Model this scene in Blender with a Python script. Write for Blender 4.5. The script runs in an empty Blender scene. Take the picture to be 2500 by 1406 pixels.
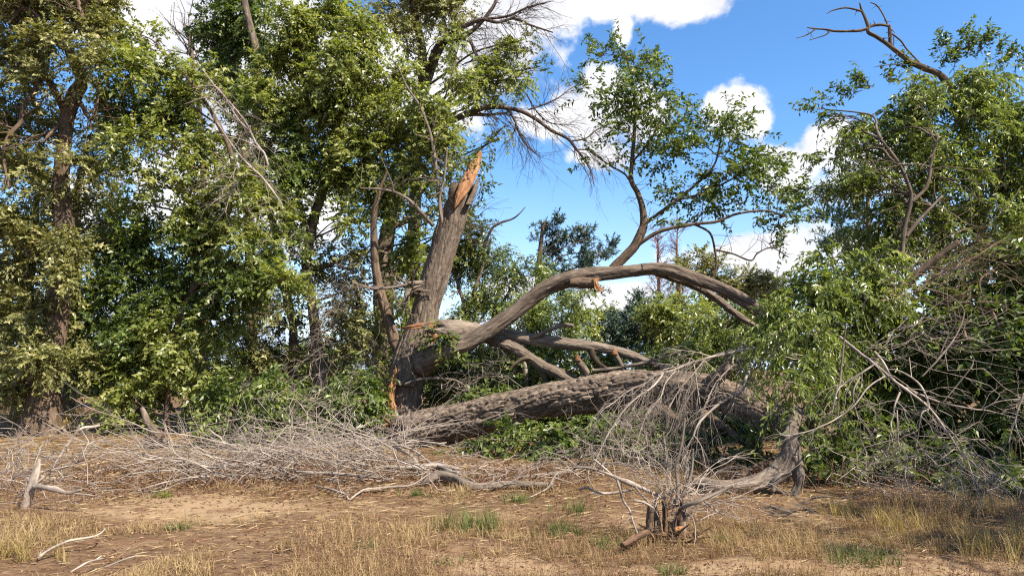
import bpy, math
import numpy as np

# ------------------------------------------------------------------ camera, light, exposure
F, CX, CY, CAMZ = 1750.0, 1250.0, 703.0, 1.5
PITCH = math.atan((900 - 703) / F)
SUN_AZ, SUN_EL = math.radians(126), math.radians(48)      # azimuth clockwise from the view direction (+Y)
SKY_STRENGTH, SUN_STRENGTH, EXPOSURE = 0.108, 5.0, 1.5

sc = bpy.context.scene
C = sc.collection
cam_d = bpy.data.cameras.new('camera'); cam_d.sensor_width = 36.0; cam_d.lens = F / 2500 * 36
cam_d.clip_start = 0.1; cam_d.clip_end = 9000
cam = bpy.data.objects.new('camera', cam_d); C.objects.link(cam)
cam.location = (0, 0, CAMZ); cam.rotation_euler = (math.pi / 2 + PITCH, 0, 0)
sc.camera = cam
sc.view_settings.view_transform = 'Standard'; sc.view_settings.look = 'None'
sc.view_settings.exposure = EXPOSURE; sc.view_settings.gamma = 1.0
sc.view_settings.use_curve_mapping = False
sc.render.engine = 'CYCLES'
sc.cycles.use_denoising = False; sc.cycles.filter_width = 1.2
sc.cycles.max_bounces = 7; sc.cycles.diffuse_bounces = 3; sc.cycles.glossy_bounces = 2
sc.cycles.transmission_bounces = 5; sc.cycles.sample_clamp_indirect = 6.0

sun_dir = np.array([math.sin(SUN_AZ) * math.cos(SUN_EL), math.cos(SUN_AZ) * math.cos(SUN_EL), math.sin(SUN_EL)])
sd = bpy.data.lights.new('sun', 'SUN'); sd.energy = SUN_STRENGTH; sd.angle = math.radians(0.53); sd.color = (1.0, 0.91, 0.77)
sun = bpy.data.objects.new('sun', sd); C.objects.link(sun)
from mathutils import Vector
sun.rotation_euler = Vector(sun_dir).to_track_quat('Z', 'Y').to_euler()

def ray(px, py):
    x, y = (px - CX) / F, (CY - py) / F
    return np.array([x, math.cos(PITCH) - y * math.sin(PITCH), math.sin(PITCH) + y * math.cos(PITCH)])
def P(px, py, Y):
    d = ray(px, py); t = Y / d[1]
    return np.array([0, 0, CAMZ]) + d * t
def G(px, py):
    d = ray(px, py); t = -CAMZ / d[2]
    return np.array([0, 0, CAMZ]) + d * t
def pxm(Y): return Y / F

def N(nt, typ, loc=(0, 0), **kw):
    n = nt.nodes.new(typ)
    for k, v in kw.items(): setattr(n, k, v)
    return n

def make_world():
    w = bpy.data.worlds.new('World'); sc.world = w; w.use_nodes = True
    nt = w.node_tree; nt.nodes.clear(); L = nt.links.new
    out = N(nt, 'ShaderNodeOutputWorld'); bg = N(nt, 'ShaderNodeBackground'); bg.inputs[1].default_value = SKY_STRENGTH
    sky = N(nt, 'ShaderNodeTexSky'); sky.sky_type = 'NISHITA'; sky.sun_disc = False
    sky.sun_elevation = SUN_EL; sky.sun_rotation = SUN_AZ; sky.altitude = 1200; sky.air_density = 1.0; sky.dust_density = 0.6; sky.ozone_density = 2.2
    hs = N(nt, 'ShaderNodeHueSaturation'); hs.inputs['Saturation'].default_value = 1.22; hs.inputs['Value'].default_value = 0.9
    L(sky.outputs[0], hs.inputs['Color'])
    tc = N(nt, 'ShaderNodeTexCoord')
    n1 = N(nt, 'ShaderNodeTexNoise'); n1.inputs['Scale'].default_value = 13.0; n1.inputs['Detail'].default_value = 10; n1.inputs['Roughness'].default_value = 0.62
    L(tc.outputs['Generated'], n1.inputs['Vector'])
    def math_(op, a, b=None, c=None):
        m = N(nt, 'ShaderNodeMath', operation=op)
        for i, v in enumerate((a, b, c)):
            if v is None: continue
            if isinstance(v, (int, float)): m.inputs[i].default_value = v
            else: L(v, m.inputs[i])
        return m.outputs[0]
    # cumulus: soft blobs in the directions of the photograph's clouds, edges broken by noise
    blobs = [(1190, 60, 190, 150), (1330, 40, 110, 70), (1060, 180, 180, 120), (1220, 130, 120, 90), (1540, 5, 120, 42), (1680, 0, 120, 40), (1522, 62, 26, 52),
             (1440, 290, 130, 80), (1330, 300, 90, 50), (1570, 280, 70, 80), (1470, 200, 60, 45), (1460, 380, 90, 40), (1800, 262, 80, 58), (1845, 295, 45, 45),
             (1950, 400, 90, 60), (2010, 355, 60, 50), (2100, 430, 110, 60), (1880, 620, 190, 60), (1500, 735, 120, 45), (2150, 610, 160, 60), (1250, 700, 120, 30),
             (380, 40, 190, 90), (560, 400, 160, 160), (650, 120, 160, 160), (720, 520, 120, 100), (860, 200, 200, 160), (180, 500, 60, 60), (430, 480, 120, 90)]
    acc = None
    for (px, py, rx, ry) in blobs:
        d = ray(px, py); d = d / np.linalg.norm(d); s = F * d[1]
        sub = N(nt, 'ShaderNodeVectorMath', operation='SUBTRACT'); L(tc.outputs['Generated'], sub.inputs[0]); sub.inputs[1].default_value = d
        mul = N(nt, 'ShaderNodeVectorMath', operation='MULTIPLY'); L(sub.outputs[0], mul.inputs[0]); mul.inputs[1].default_value = (s / rx, s / (0.5 * (rx + ry)) * 0.6, s / ry)
        ln = N(nt, 'ShaderNodeVectorMath', operation='LENGTH'); L(mul.outputs[0], ln.inputs[0])
        v = math_('SUBTRACT', 1.0, ln.outputs['Value'])
        acc = v if acc is None else math_('SMOOTH_MAX', acc, v, 0.25)
    acc = math_('MAXIMUM', acc, -1.3)
    # the rest of the sky carries scattered clouds of the same kind
    n2 = N(nt, 'ShaderNodeTexNoise'); n2.inputs['Scale'].default_value = 2.6; n2.inputs['Detail'].default_value = 2
    L(tc.outputs['Generated'], n2.inputs['Vector'])
    sep = N(nt, 'ShaderNodeSeparateXYZ'); L(tc.outputs['Generated'], sep.inputs[0])
    behind = N(nt, 'ShaderNodeMapRange'); L(sep.outputs['Y'], behind.inputs['Value']); behind.inputs[1].default_value = 0.62; behind.inputs[2].default_value = 0.3
    wide = math_('SUBTRACT', math_('MULTIPLY', math_('SUBTRACT', n2.outputs[0], 0.56), 6.0), math_('SUBTRACT', 1.0, behind.outputs[0]))
    acc = math_('MAXIMUM', acc, wide)
    fld = math_('ADD', acc, math_('MULTIPLY', math_('SUBTRACT', n1.outputs[0], 0.5), 2.4))
    mr = N(nt, 'ShaderNodeMapRange'); mr.interpolation_type = 'SMOOTHSTEP'; L(fld, mr.inputs['Value']); mr.inputs[1].default_value = -0.02; mr.inputs[2].default_value = 0.42
    # thin veil near the horizon
    el = N(nt, 'ShaderNodeMapRange'); el.interpolation_type = 'SMOOTHSTEP'; L(sep.outputs['Z'], el.inputs['Value']); el.inputs[1].default_value = 0.30; el.inputs[2].default_value = -0.02; el.inputs[3].default_value = 0.0; el.inputs[4].default_value = 0.55
    veil = N(nt, 'ShaderNodeMix'); veil.data_type = 'RGBA'; L(el.outputs[0], veil.inputs[0]); L(hs.outputs[0], veil.inputs[6]); veil.inputs[7].default_value = (2.9, 3.15, 3.5, 1)
    mix = N(nt, 'ShaderNodeMix'); mix.data_type = 'RGBA'; L(mr.outputs[0], mix.inputs[0]); L(veil.outputs[2], mix.inputs[6])
    shade = N(nt, 'ShaderNodeMapRange'); n3 = N(nt, 'ShaderNodeTexNoise'); n3.inputs['Scale'].default_value = 7.0; n3.inputs['Detail'].default_value = 6; L(tc.outputs['Generated'], n3.inputs['Vector']); L(n3.outputs[0], shade.inputs['Value']); shade.inputs[1].default_value = 0.42; shade.inputs[2].default_value = 0.68
    cc = N(nt, 'ShaderNodeMix'); cc.data_type = 'RGBA'; L(shade.outputs[0], cc.inputs[0]); cc.inputs[6].default_value = (3.9, 3.9, 4.0, 1); cc.inputs[7].default_value = (2.55, 2.6, 2.85, 1)
    L(cc.outputs[2], mix.inputs[7]); L(mix.outputs[2], bg.inputs[0]); L(bg.outputs[0], out.inputs[0])
make_world()

# ------------------------------------------------------------------ numeric helpers
rng = np.random.default_rng(11)
def unit(v): return v / np.maximum(np.linalg.norm(v, axis=-1, keepdims=True), 1e-9)
_perm = np.random.default_rng(3).permutation(4096)
_grad = unit(np.random.default_rng(4).normal(size=(4096, 3)))
def _hash(ix, iy, iz): return _perm[(_perm[(_perm[ix & 4095] + iy) & 4095] + iz) & 4095]
def perlin(p):
    i = np.floor(p).astype(np.int64); f = p - i; u = f * f * f * (f * (f * 6 - 15) + 10)
    r = np.zeros(len(p))
    for dx in (0, 1):
        for dy in (0, 1):
            for dz in (0, 1):
                g = _grad[_hash(i[:, 0] + dx, i[:, 1] + dy, i[:, 2] + dz)]
                d = f - np.array([dx, dy, dz])
                wx = u[:, 0] if dx else 1 - u[:, 0]; wy = u[:, 1] if dy else 1 - u[:, 1]; wz = u[:, 2] if dz else 1 - u[:, 2]
                r += (g * d).sum(1) * wx * wy * wz
    return r * 1.6
_pts = np.random.default_rng(5).random((4096, 3))
def worley(p):
    i = np.floor(p).astype(np.int64)
    f1 = np.full(len(p), 9.0); f2 = np.full(len(p), 9.0); cid = np.zeros(len(p), np.int64)
    for dx in (-1, 0, 1):
        for dy in (-1, 0, 1):
            for dz in (-1, 0, 1):
                h = _hash(i[:, 0] + dx, i[:, 1] + dy, i[:, 2] + dz)
                d = np.linalg.norm(i + np.array([dx, dy, dz]) + _pts[h] - p, axis=1)
                near = d < f1
                f2 = np.where(near, f1, np.minimum(f2, d)); cid = np.where(near, h, cid); f1 = np.where(near, d, f1)
    return f1, f2, cid / 4096.0
def sstep(a, b, x):
    t = np.clip((x - a) / (b - a), 0, 1); return t * t * (3 - 2 * t)

class MB:
    """Collects vertices and faces; build() links them as ONE mesh object."""
    def __init__(s): s.v = []; s.f = []; s.n = 0; s.t = []; s.b = []
    def add(s, v, faces, tint=None, bark=None):
        s.v.append(np.asarray(v, float))
        for f in faces: s.f.append(np.asarray(f, np.int64) + s.n)
        n = len(v)
        s.t.append(np.full(n, 0.5) if tint is None else np.broadcast_to(np.asarray(tint, float), (n,)))
        s.b.append(np.zeros((n, 3)) if bark is None else bark)
        s.n += n
    def build(s, name, mat, root=None, smooth=True, parent=None):
        org = np.zeros(3) if root is None else np.array(root['_org'])
        me = bpy.data.meshes.new(name)
        v = (np.concatenate(s.v) - org) if s.v else np.zeros((0, 3))
        me.vertices.add(len(v)); me.vertices.foreach_set('co', v.astype(np.float32).ravel())
        loops = np.concatenate([f.ravel() for f in s.f]); sizes = np.concatenate([np.full(len(f), f.shape[1]) for f in s.f])
        me.loops.add(len(loops)); me.loops.foreach_set('vertex_index', loops.astype(np.int32))
        me.polygons.add(len(sizes)); me.polygons.foreach_set('loop_start', np.concatenate([[0], np.cumsum(sizes)[:-1]]).astype(np.int32))
        me.polygons.foreach_set('use_smooth', np.full(len(sizes), smooth))
        a = me.attributes.new('tint', 'FLOAT', 'POINT'); a.data.foreach_set('value', np.concatenate(s.t).astype(np.float32))
        bk = np.concatenate(s.b)
        if np.abs(bk).max() > 0:
            a = me.attributes.new('bark_co', 'FLOAT_VECTOR', 'POINT'); a.data.foreach_set('vector', bk.astype(np.float32).ravel())
        me.materials.append(mat); me.update(calc_edges=True)
        o = bpy.data.objects.new(name, me); C.objects.link(o)
        if parent is not None: o.parent = parent
        elif root is not None: o.parent = root
        return o

def thing(name, label, cat, org, group=None):
    o = bpy.data.objects.new(name, None); C.objects.link(o); o.location = org; o.empty_display_size = 0.2
    o['_org'] = [float(c) for c in org]; o['label'] = label; o['category'] = cat
    if group: o['group'] = group
    return o
def tag(o, label=None, cat=None, group=None, kind=None):
    if label: o['label'] = label
    if cat: o['category'] = cat
    if group: o['group'] = group
    if kind: o['kind'] = kind
    return o

def spline(cp, step):
    """Catmull-Rom through the rows of cp (any columns; first three are the position)."""
    cp = np.asarray(cp, float); q = np.vstack([2 * cp[0] - cp[1], cp, 2 * cp[-1] - cp[-2]]); out = []
    for i in range(1, len(q) - 2):
        n = max(2, int(np.linalg.norm(q[i + 1, :3] - q[i, :3]) / step)); t = np.linspace(0, 1, n, endpoint=False)[:, None]
        a, b, c, d = q[i - 1], q[i], q[i + 1], q[i + 2]
        out.append(0.5 * (2 * b + (c - a) * t + (2 * a - 5 * b + 4 * c - d) * t ** 2 + (3 * b - 3 * c + d - a) * t ** 3))
    out.append(q[-2][None]); return np.concatenate(out)

def px_path(pts):
    """(px, py, depth, radius px) rows to (x, y, z, radius m) rows."""
    return np.array([[*P(a, b, Y), r * pxm(Y)] for a, b, Y, r in pts])

def px_path_thin(k, pts): return px_path([(a, b, c, d * k) for a, b, c, d in pts])

def frames(p):
    t = unit(np.gradient(p, axis=0)); n = np.zeros_like(t)
    r = np.array([0, -1.0, 0]); r = r - t[0] * (r @ t[0])
    if np.linalg.norm(r) < 0.2: r = np.array([1.0, 0, 0]) - t[0] * t[0][0]
    n[0] = unit(r)
    for i in range(1, len(p)):
        r = n[i - 1] - t[i] * (n[i - 1] @ t[i]); n[i] = unit(r)
    return t, n, np.cross(t, n)

def bark_height(bc, f=8.0, stretch=0.28, seed=0):
    """Furrowed bark: long interlaced plates parted by narrow cracks."""
    q = bc * np.array([f, f, f * stretch]) + seed * 7.31
    w = np.stack([perlin(q * 0.55 + 5), perlin(q * 0.55 + 17), perlin(q * 0.55 + 31)], 1); w2 = np.stack([perlin(q * 2.6 + 3), perlin(q * 2.6 + 8), perlin(q * 2.6 + 13)], 1)
    q = q + w * 0.75 + w2 * 0.2
    f1, f2, cid = worley(q)
    plate = sstep(0.0, 0.15, f2 - f1)
    fine = perlin(bc * np.array([f * 4.5, f * 4.5, f * 1.0]) + 3); crk = sstep(0.0, 0.16, np.abs(perlin(bc * np.array([f * 1.1, f * 1.1, f * .9]) + w2 * .2 + 50)))
    return plate * (0.62 + 0.6 * cid) * (0.72 + 0.28 * crk) - 0.6 + 0.16 * fine, cid

def limb(mb, path, amp=0.0, f=8.0, stretch=0.28, seed=0, side_len=0.02, smin=8, smax=150, lump=0.06, cap=True, jag=None, tint=None, flare=None, step=0.12, twist=0.0):
    """A round bark-covered limb along path rows (x, y, z, r)."""
    rmax = path[:, 3].max()
    sides = int(np.clip(2 * math.pi * rmax / side_len, smin, smax))
    q = spline(path, max(side_len * 1.3, rmax * step)); p = q[:, :3]; r = np.maximum(q[:, 3], 0.002)
    t, n, b = frames(p); K = len(p)
    u = np.concatenate([[0], np.cumsum(np.linalg.norm(np.diff(p, axis=0), axis=1))])
    th = np.linspace(0, 2 * math.pi, sides, endpoint=False)
    U = np.repeat(u, sides); T = np.tile(th, K); R = np.repeat(r, sides)
    Tb = T + twist * U; bc = np.stack([np.cos(Tb) * R, np.sin(Tb) * R, U], 1)
    rad = R * (1 + lump * perlin(np.stack([np.cos(T) * 1.1, np.sin(T) * 1.1, U * 0.9 / max(rmax, .05) * 0.35 + seed * 3.7], 1)) * 1.6)
    tt = np.full(len(U), 0.5)
    if amp > 0:
        h, cid = bark_height(bc, f, stretch, seed); rad = rad + amp * h * np.clip(R / rmax, 0.35, 1); tt = cid
    if flare is not None:
        rad = rad + flare(T, U) * R
    pos = np.repeat(p, sides, 0) + np.repeat(n, sides, 0) * (np.cos(T) * rad)[:, None] + np.repeat(b, sides, 0) * (np.sin(T) * rad)[:, None]
    if jag is not None:
        pos = pos + np.repeat(t, sides, 0) * jag(T, U, u[-1])[:, None]
    i = np.arange(K - 1)[:, None] * sides; j = np.arange(sides)[None]; j2 = (j + 1) % sides
    quads = np.stack([i + j, i + j2, i + sides + j2, i + sides + j], -1).reshape(-1, 4)
    faces = [quads]; v = pos
    if cap:
        v = np.vstack([pos, p[-1] - t[-1] * 0.2 * r[-1], p[0]]); e = K * sides
        faces.append(np.stack([(K - 1) * sides + j[0], (K - 1) * sides + j2[0], np.full(sides, e)], -1))
        faces.append(np.stack([j2[0], j[0], np.full(sides, e + 1)], -1))
        bc = np.vstack([bc, [[0, 0, u[-1]], [0, 0, 0.]]]); tt = np.concatenate([tt, [.5, .5]])
    mb.add(v, faces, tint=tt if tint is None else tint, bark=bc + seed * 1.7)
    return q

def tube_batch(mb, Pm, r0, r1, sides=3, tint=None):
    """Pm (M,K,3) polylines with radii r0 -> r1, all in one go."""
    M, K, _ = Pm.shape
    if M == 0: return
    t = unit(np.gradient(Pm, axis=1)); od = unit(Pm[:, -1] - Pm[:, 0])
    a = np.where(np.abs(od[:, 2:3]) < 0.8, np.array([[0, 0, 1.0]]), np.array([[1.0, 0, 0]]))
    ref = unit(np.cross(od, a))[:, None, :]
    n = unit(ref - t * (ref * t).sum(-1, keepdims=True)); b = np.cross(t, n)
    s = np.linspace(0, 1, K)[None]; R = (np.asarray(r0).reshape(-1, 1) * (1 - s) + np.asarray(r1).reshape(-1, 1) * s) * np.ones((M, 1))
    th = np.arange(sides) * 2 * math.pi / sides
    v = Pm[:, :, None] + R[:, :, None, None] * (n[:, :, None] * np.cos(th)[None, None, :, None] + b[:, :, None] * np.sin(th)[None, None, :, None])
    base = (np.arange(M) * K * sides)[:, None, None] + (np.arange(K - 1) * sides)[None, :, None]
    j = np.arange(sides)[None, None]; j2 = (j + 1) % sides
    q = np.stack([base + j, base + j2, base + sides + j2, base + sides + j], -1).reshape(-1, 4)
    tt = rng.random(M) if tint is None else np.broadcast_to(tint, (M,))
    mb.add(v.reshape(-1, 3), [q], tint=np.repeat(tt, K * sides))

def curve_fan(st, di, L, droop=0.2, wig=0.06, K=5, up=None):
    M = len(st); s = np.linspace(0, 1, K)[None, :, None]
    L = np.asarray(L).reshape(-1, 1, 1); dr = np.asarray(droop).reshape(-1, 1, 1) if np.ndim(droop) else droop
    w = np.cumsum(rng.normal(size=(M, K, 3)), 1) * wig * L / math.sqrt(K); w -= w[:, :1]
    return st[:, None] + di[:, None] * L * s + np.array([0, 0, -1.0]) * L * dr * s ** 2 + w

def grow(mb, st, di, L, r0, levels=2, nch=4, ratio=0.5, spread=0.7, droop=0.15, wig=0.08, K=5, sides=(3, 3, 3), taper=0.35, s_rng=(0.2, 0.95), tint=None):
    """A branch and its side twigs, level by level. Returns the last level's curves."""
    L = np.asarray(L, float); r0 = np.asarray(r0, float); cur = None; K0 = K
    for lv in range(levels + 1):
        if lv: K = max(3, K0 - lv)
        cur = curve_fan(st, di, L, droop, wig, K)
        tube_batch(mb, cur, r0, r0 * taper, sides[min(lv, len(sides) - 1)], tint)
        if lv == levels: break
        M = len(cur); idx = np.repeat(np.arange(M), nch); s = rng.uniform(*s_rng, len(idx)); k = s * (K - 1); k0 = np.minimum(k.astype(int), K - 2); f = (k - k0)[:, None]
        st = cur[idx, k0] * (1 - f) + cur[idx, k0 + 1] * f; tg = unit(cur[idx, k0 + 1] - cur[idx, k0])
        di = unit(tg + rng.normal(size=(len(idx), 3)) * spread)
        L = L[idx] * ratio * rng.uniform(0.5, 1.3, len(idx)) * (1.15 - 0.5 * s); r0 = r0[idx] * (1 - (1 - taper) * s) * 0.62
    return cur

def leaf_blades(mb, base, di, nrm, L, W, tint):
    """Small far leaves: one pointed triangle each."""
    di = unit(di); side = unit(np.cross(di, nrm)); L = L[:, None]; W = W[:, None]
    v = np.stack([base + di * L * 0.08 - side * W * 0.5, base + di * L * 0.36 + side * W * 0.62, base + di * L], 1)
    i = np.arange(len(base))[:, None] * 3
    mb.add(v.reshape(-1, 3), [i + np.array([0, 1, 2])], tint=np.repeat(tint, 3))

def leaves(mb, base, di, nrm, L, W, tint, bend=0.15):
    di = unit(di); side = unit(np.cross(di, nrm)); nr = np.cross(side, di); L = L[:, None]; W = W[:, None]
    mid = base + di * L * 0.42
    v = np.stack([base, mid + side * W * 0.5 + nr * W * 0.22, base + di * L - nr * L * bend, mid - side * W * 0.5 + nr * W * 0.22], 1)
    i = np.arange(len(base))[:, None] * 4
    mb.add(v.reshape(-1, 3), [np.concatenate([i + np.array([0, 1, 2]), i + np.array([0, 2, 3])])], tint=np.repeat(tint, 4))

# ------------------------------------------------------------------ materials
def mat_new(name):
    m = bpy.data.materials.new(name); m.use_nodes = True; nt = m.node_tree; nt.nodes.clear()
    out = N(nt, 'ShaderNodeOutputMaterial'); return m, nt, out, nt.links.new
def ramp(nt, stops):
    r = N(nt, 'ShaderNodeValToRGB'); e = r.color_ramp.elements
    while len(e) < len(stops): e.new(0.5)
    for k, (p, c) in enumerate(stops): e[k].position = p; e[k].color = (*c, 1)
    return r
def mat_leaf(name, cols, trans=0.3, rough=0.42, spec=0.5):
    m, nt, out, L = mat_new(name)
    at = N(nt, 'ShaderNodeAttribute', attribute_name='tint'); r = ramp(nt, cols); L(at.outputs['Fac'], r.inputs[0])
    p = N(nt, 'ShaderNodeBsdfPrincipled'); L(r.outputs[0], p.inputs['Base Color']); p.inputs['Roughness'].default_value = rough; p.inputs['Specular IOR Level'].default_value = spec
    tr = N(nt, 'ShaderNodeBsdfTranslucent'); mul = N(nt, 'ShaderNodeMix'); mul.data_type = 'RGBA'; mul.blend_type = 'MULTIPLY'; mul.inputs[0].default_value = 1
    L(r.outputs[0], mul.inputs[6]); mul.inputs[7].default_value = (1.7, 1.75, 0.7, 1); L(mul.outputs[2], tr.inputs[0])
    mx = N(nt, 'ShaderNodeMixShader'); mx.inputs[0].default_value = trans; L(p.outputs[0], mx.inputs[1]); L(tr.outputs[0], mx.inputs[2]); L(mx.outputs[0], out.inputs[0])
    return m
def mat_bark(name, c1, c2, c3, attr=True, sc1=24, bump=0.5, rough=0.9):
    m, nt, out, L = mat_new(name)
    if attr:
        co = N(nt, 'ShaderNodeAttribute', attribute_name='bark_co').outputs['Vector']; mp = N(nt, 'ShaderNodeMapping'); mp.inputs['Scale'].default_value = (1, 1, 0.16); L(co, mp.inputs[0]); vec = mp.outputs[0]
    else:
        vec = N(nt, 'ShaderNodeTexCoord').outputs['Object']
    n1 = N(nt, 'ShaderNodeTexNoise'); n1.inputs['Scale'].default_value = sc1; n1.inputs['Detail'].default_value = 6; n1.inputs['Roughness'].default_value = 0.65; L(vec, n1.inputs['Vector'])
    n2 = N(nt, 'ShaderNodeTexNoise'); n2.inputs['Scale'].default_value = 1.6; n2.inputs['Detail'].default_value = 3; L(vec, n2.inputs['Vector'])
    r = ramp(nt, [(0.28, c1), (0.5, c2), (0.74, c3)]); L(n1.outputs[0], r.inputs[0])
    at = N(nt, 'ShaderNodeAttribute', attribute_name='tint')
    ad = N(nt, 'ShaderNodeMath', operation='MULTIPLY_ADD'); L(at.outputs['Fac'], ad.inputs[0]); ad.inputs[1].default_value = 0.5; ad.inputs[2].default_value = 0.62
    ad2 = N(nt, 'ShaderNodeMath', operation='MULTIPLY_ADD'); L(n2.outputs[0], ad2.inputs[0]); ad2.inputs[1].default_value = 0.7; L(ad.outputs[0], ad2.inputs[2])
    ad3 = N(nt, 'ShaderNodeMath', operation='SUBTRACT'); L(ad2.outputs[0], ad3.inputs[0]); ad3.inputs[1].default_value = 0.25
    ad4 = N(nt, 'ShaderNodeMath', operation='MULTIPLY'); L(ad3.outputs[0], ad4.inputs[0]); ad4.inputs[1].default_value = 0.78; ad3 = ad4
    ml = N(nt, 'ShaderNodeVectorMath', operation='SCALE'); L(r.outputs[0], ml.inputs[0]); L(ad3.outputs[0], ml.inputs['Scale'])
    p = N(nt, 'ShaderNodeBsdfPrincipled'); L(ml.outputs[0], p.inputs['Base Color']); p.inputs['Roughness'].default_value = rough; p.inputs['Specular IOR Level'].default_value = 0.2
    if bump:
        bm = N(nt, 'ShaderNodeBump'); bm.inputs['Strength'].default_value = bump; bm.inputs['Distance'].default_value = 0.012; L(n1.outputs[0], bm.inputs['Height']); L(bm.outputs[0], p.inputs['Normal'])
    L(p.outputs[0], out.inputs[0]); return m
def mat_blade(name, cols, trans=0.25):
    return mat_leaf(name, cols, trans, 0.6, 0.25)

M = {}
M['bark'] = mat_bark('grey_brown_elm_bark', (0.05, 0.035, 0.026), (0.135, 0.102, 0.077), (0.25, 0.2, 0.158))
M['bark_fallen'] = mat_bark('furrowed_fallen_bark', (0.045, 0.032, 0.023), (0.145, 0.109, 0.082), (0.29, 0.232, 0.182))
M['bark_dark'] = mat_bark('dark_brown_bark', (0.045, 0.029, 0.019), (0.11, 0.075, 0.05), (0.21, 0.15, 0.105))
M['bark_grey'] = mat_bark('weathered_grey_bark', (0.08, 0.06, 0.046), (0.165, 0.13, 0.102), (0.28, 0.23, 0.188))
M['twig'] = mat_bark('thin_twig_bark', (0.14, 0.108, 0.086), (0.29, 0.235, 0.195), (0.42, 0.355, 0.30), attr=False, sc1=6, bump=0)
M['twig_dark'] = mat_bark('dark_twig_bark', (0.05, 0.034, 0.03), (0.11, 0.08, 0.066), (0.19, 0.145, 0.12), attr=False, sc1=6, bump=0)
M['dead'] = mat_bark('bleached_dead_wood', (0.15, 0.12, 0.098), (0.29, 0.24, 0.2), (0.46, 0.4, 0.345), sc1=18, bump=0.3)
M['dead_twig'] = mat_bark('bleached_dead_twig', (0.16, 0.125, 0.102), (0.31, 0.255, 0.215), (0.50, 0.435, 0.38), attr=False, sc1=5, bump=0)
M['pink_twig'] = mat_bark('reddish_shoot_bark', (0.12, 0.075, 0.052), (0.23, 0.155, 0.11), (0.36, 0.265, 0.2), attr=False, sc1=5, bump=0)
M['red_twig'] = mat_bark('russet_twig_bark', (0.13, 0.06, 0.042), (0.24, 0.125, 0.095), (0.34, 0.2, 0.155), attr=False, sc1=5, bump=0)
M['torn'] = mat_bark('fresh_torn_orange_wood', (0.12, 0.053, 0.025), (0.29, 0.14, 0.062), (0.46, 0.27, 0.14), sc1=22, bump=0.6, rough=0.75)
M['rot'] = mat_bark('rotten_brown_wood', (0.03, 0.018, 0.012), (0.10, 0.058, 0.036), (0.24, 0.14, 0.08), sc1=20, bump=0.8)
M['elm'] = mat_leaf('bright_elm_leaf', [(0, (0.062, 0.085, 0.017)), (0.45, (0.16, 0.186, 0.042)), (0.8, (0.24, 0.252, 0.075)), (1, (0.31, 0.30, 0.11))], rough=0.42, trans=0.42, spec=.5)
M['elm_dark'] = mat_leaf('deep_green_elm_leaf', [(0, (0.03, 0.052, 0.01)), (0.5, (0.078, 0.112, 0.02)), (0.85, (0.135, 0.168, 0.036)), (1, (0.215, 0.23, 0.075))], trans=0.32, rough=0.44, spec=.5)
M['olive'] = mat_leaf('olive_small_leaf', [(0, (0.07, 0.076, 0.02)), (0.5, (0.16, 0.162, 0.05)), (0.85, (0.24, 0.228, 0.085)), (1, (0.33, 0.28, 0.13))], trans=0.25, rough=0.5)
M['pale'] = mat_leaf('pale_willow_leaf', [(0, (0.055, 0.08, 0.015)), (0.5, (0.13, 0.165, 0.035)), (0.85, (0.2, 0.23, 0.062)), (1, (0.29, 0.30, 0.11))], trans=0.34, rough=0.36)
M['lime'] = mat_leaf('yellow_green_leaf', [(0, (0.06, 0.085, 0.012)), (0.5, (0.14, 0.17, 0.022)), (1, (0.25, 0.26, 0.05))], trans=0.32)
M['needle'] = mat_leaf('blue_green_needle', [(0, (0.016, 0.036, 0.022)), (0.6, (0.04, 0.075, 0.046)), (1, (0.08, 0.12, 0.075))], trans=0.08, rough=0.5)
M['straw'] = mat_blade('dry_grass', [(0, (0.106, 0.062, 0.030)), (0.4, (0.220, 0.145, 0.070)), (0.8, (0.352, 0.255, 0.136)), (1, (0.458, 0.370, 0.229))])
M['brown_weed'] = mat_blade('brown_seed_weed', [(0, (0.088, 0.044, 0.026)), (0.5, (0.185, 0.101, 0.060)), (1, (0.317, 0.202, 0.123))])
M['green_weed'] = mat_blade('green_weed', [(0, (0.04, 0.07, 0.015)), (0.5, (0.085, 0.12, 0.03)), (1, (0.22, 0.22, 0.08))])
M['gold_weed'] = mat_blade('golden_dry_shrub', [(0, (0.14, 0.10, 0.035)), (0.5, (0.27, 0.20, 0.075)), (1, (0.42, 0.33, 0.14))])

# ------------------------------------------------------------------ ground
SAND = [(G(600, 1248), 1.5, 0.55), (G(430, 1225), 0.8, 0.35), (G(2330, 1400), 1.6, 0.35), (G(2050, 1385), 1.3, 0.28), (G(1250, 1390), 0.5, 0.25), (G(1750, 1390), 0.9, 0.2)]
def gh(xy):
    xy = np.atleast_2d(xy); x, y = xy[:, 0], xy[:, 1]; d = np.hypot(x, y); k = 1 - sstep(18, 40, d)
    z = np.zeros(len(x))
    p = np.stack([x, y, x * 0], 1)
    h = 0.05 * perlin(p * 0.45 + 9.1) + 0.022 * perlin(p * 1.7 + 2.3) + 0.008 * perlin(p * 6.1)
    return h * k
def gz(x, y): return float(gh(np.array([[x, y]]))[0])
def sand_mask(x, y):
    m = np.zeros(len(x))
    for c, a, b in SAND: m = np.maximum(m, 1.25 - np.hypot((x - c[0]) / a, (y - c[1]) / b))
    return np.clip(m + 0.55 * perlin(np.stack([x * 1.1, y * 1.1, x * 0 + 4], 1)), 0, 1)
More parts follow.
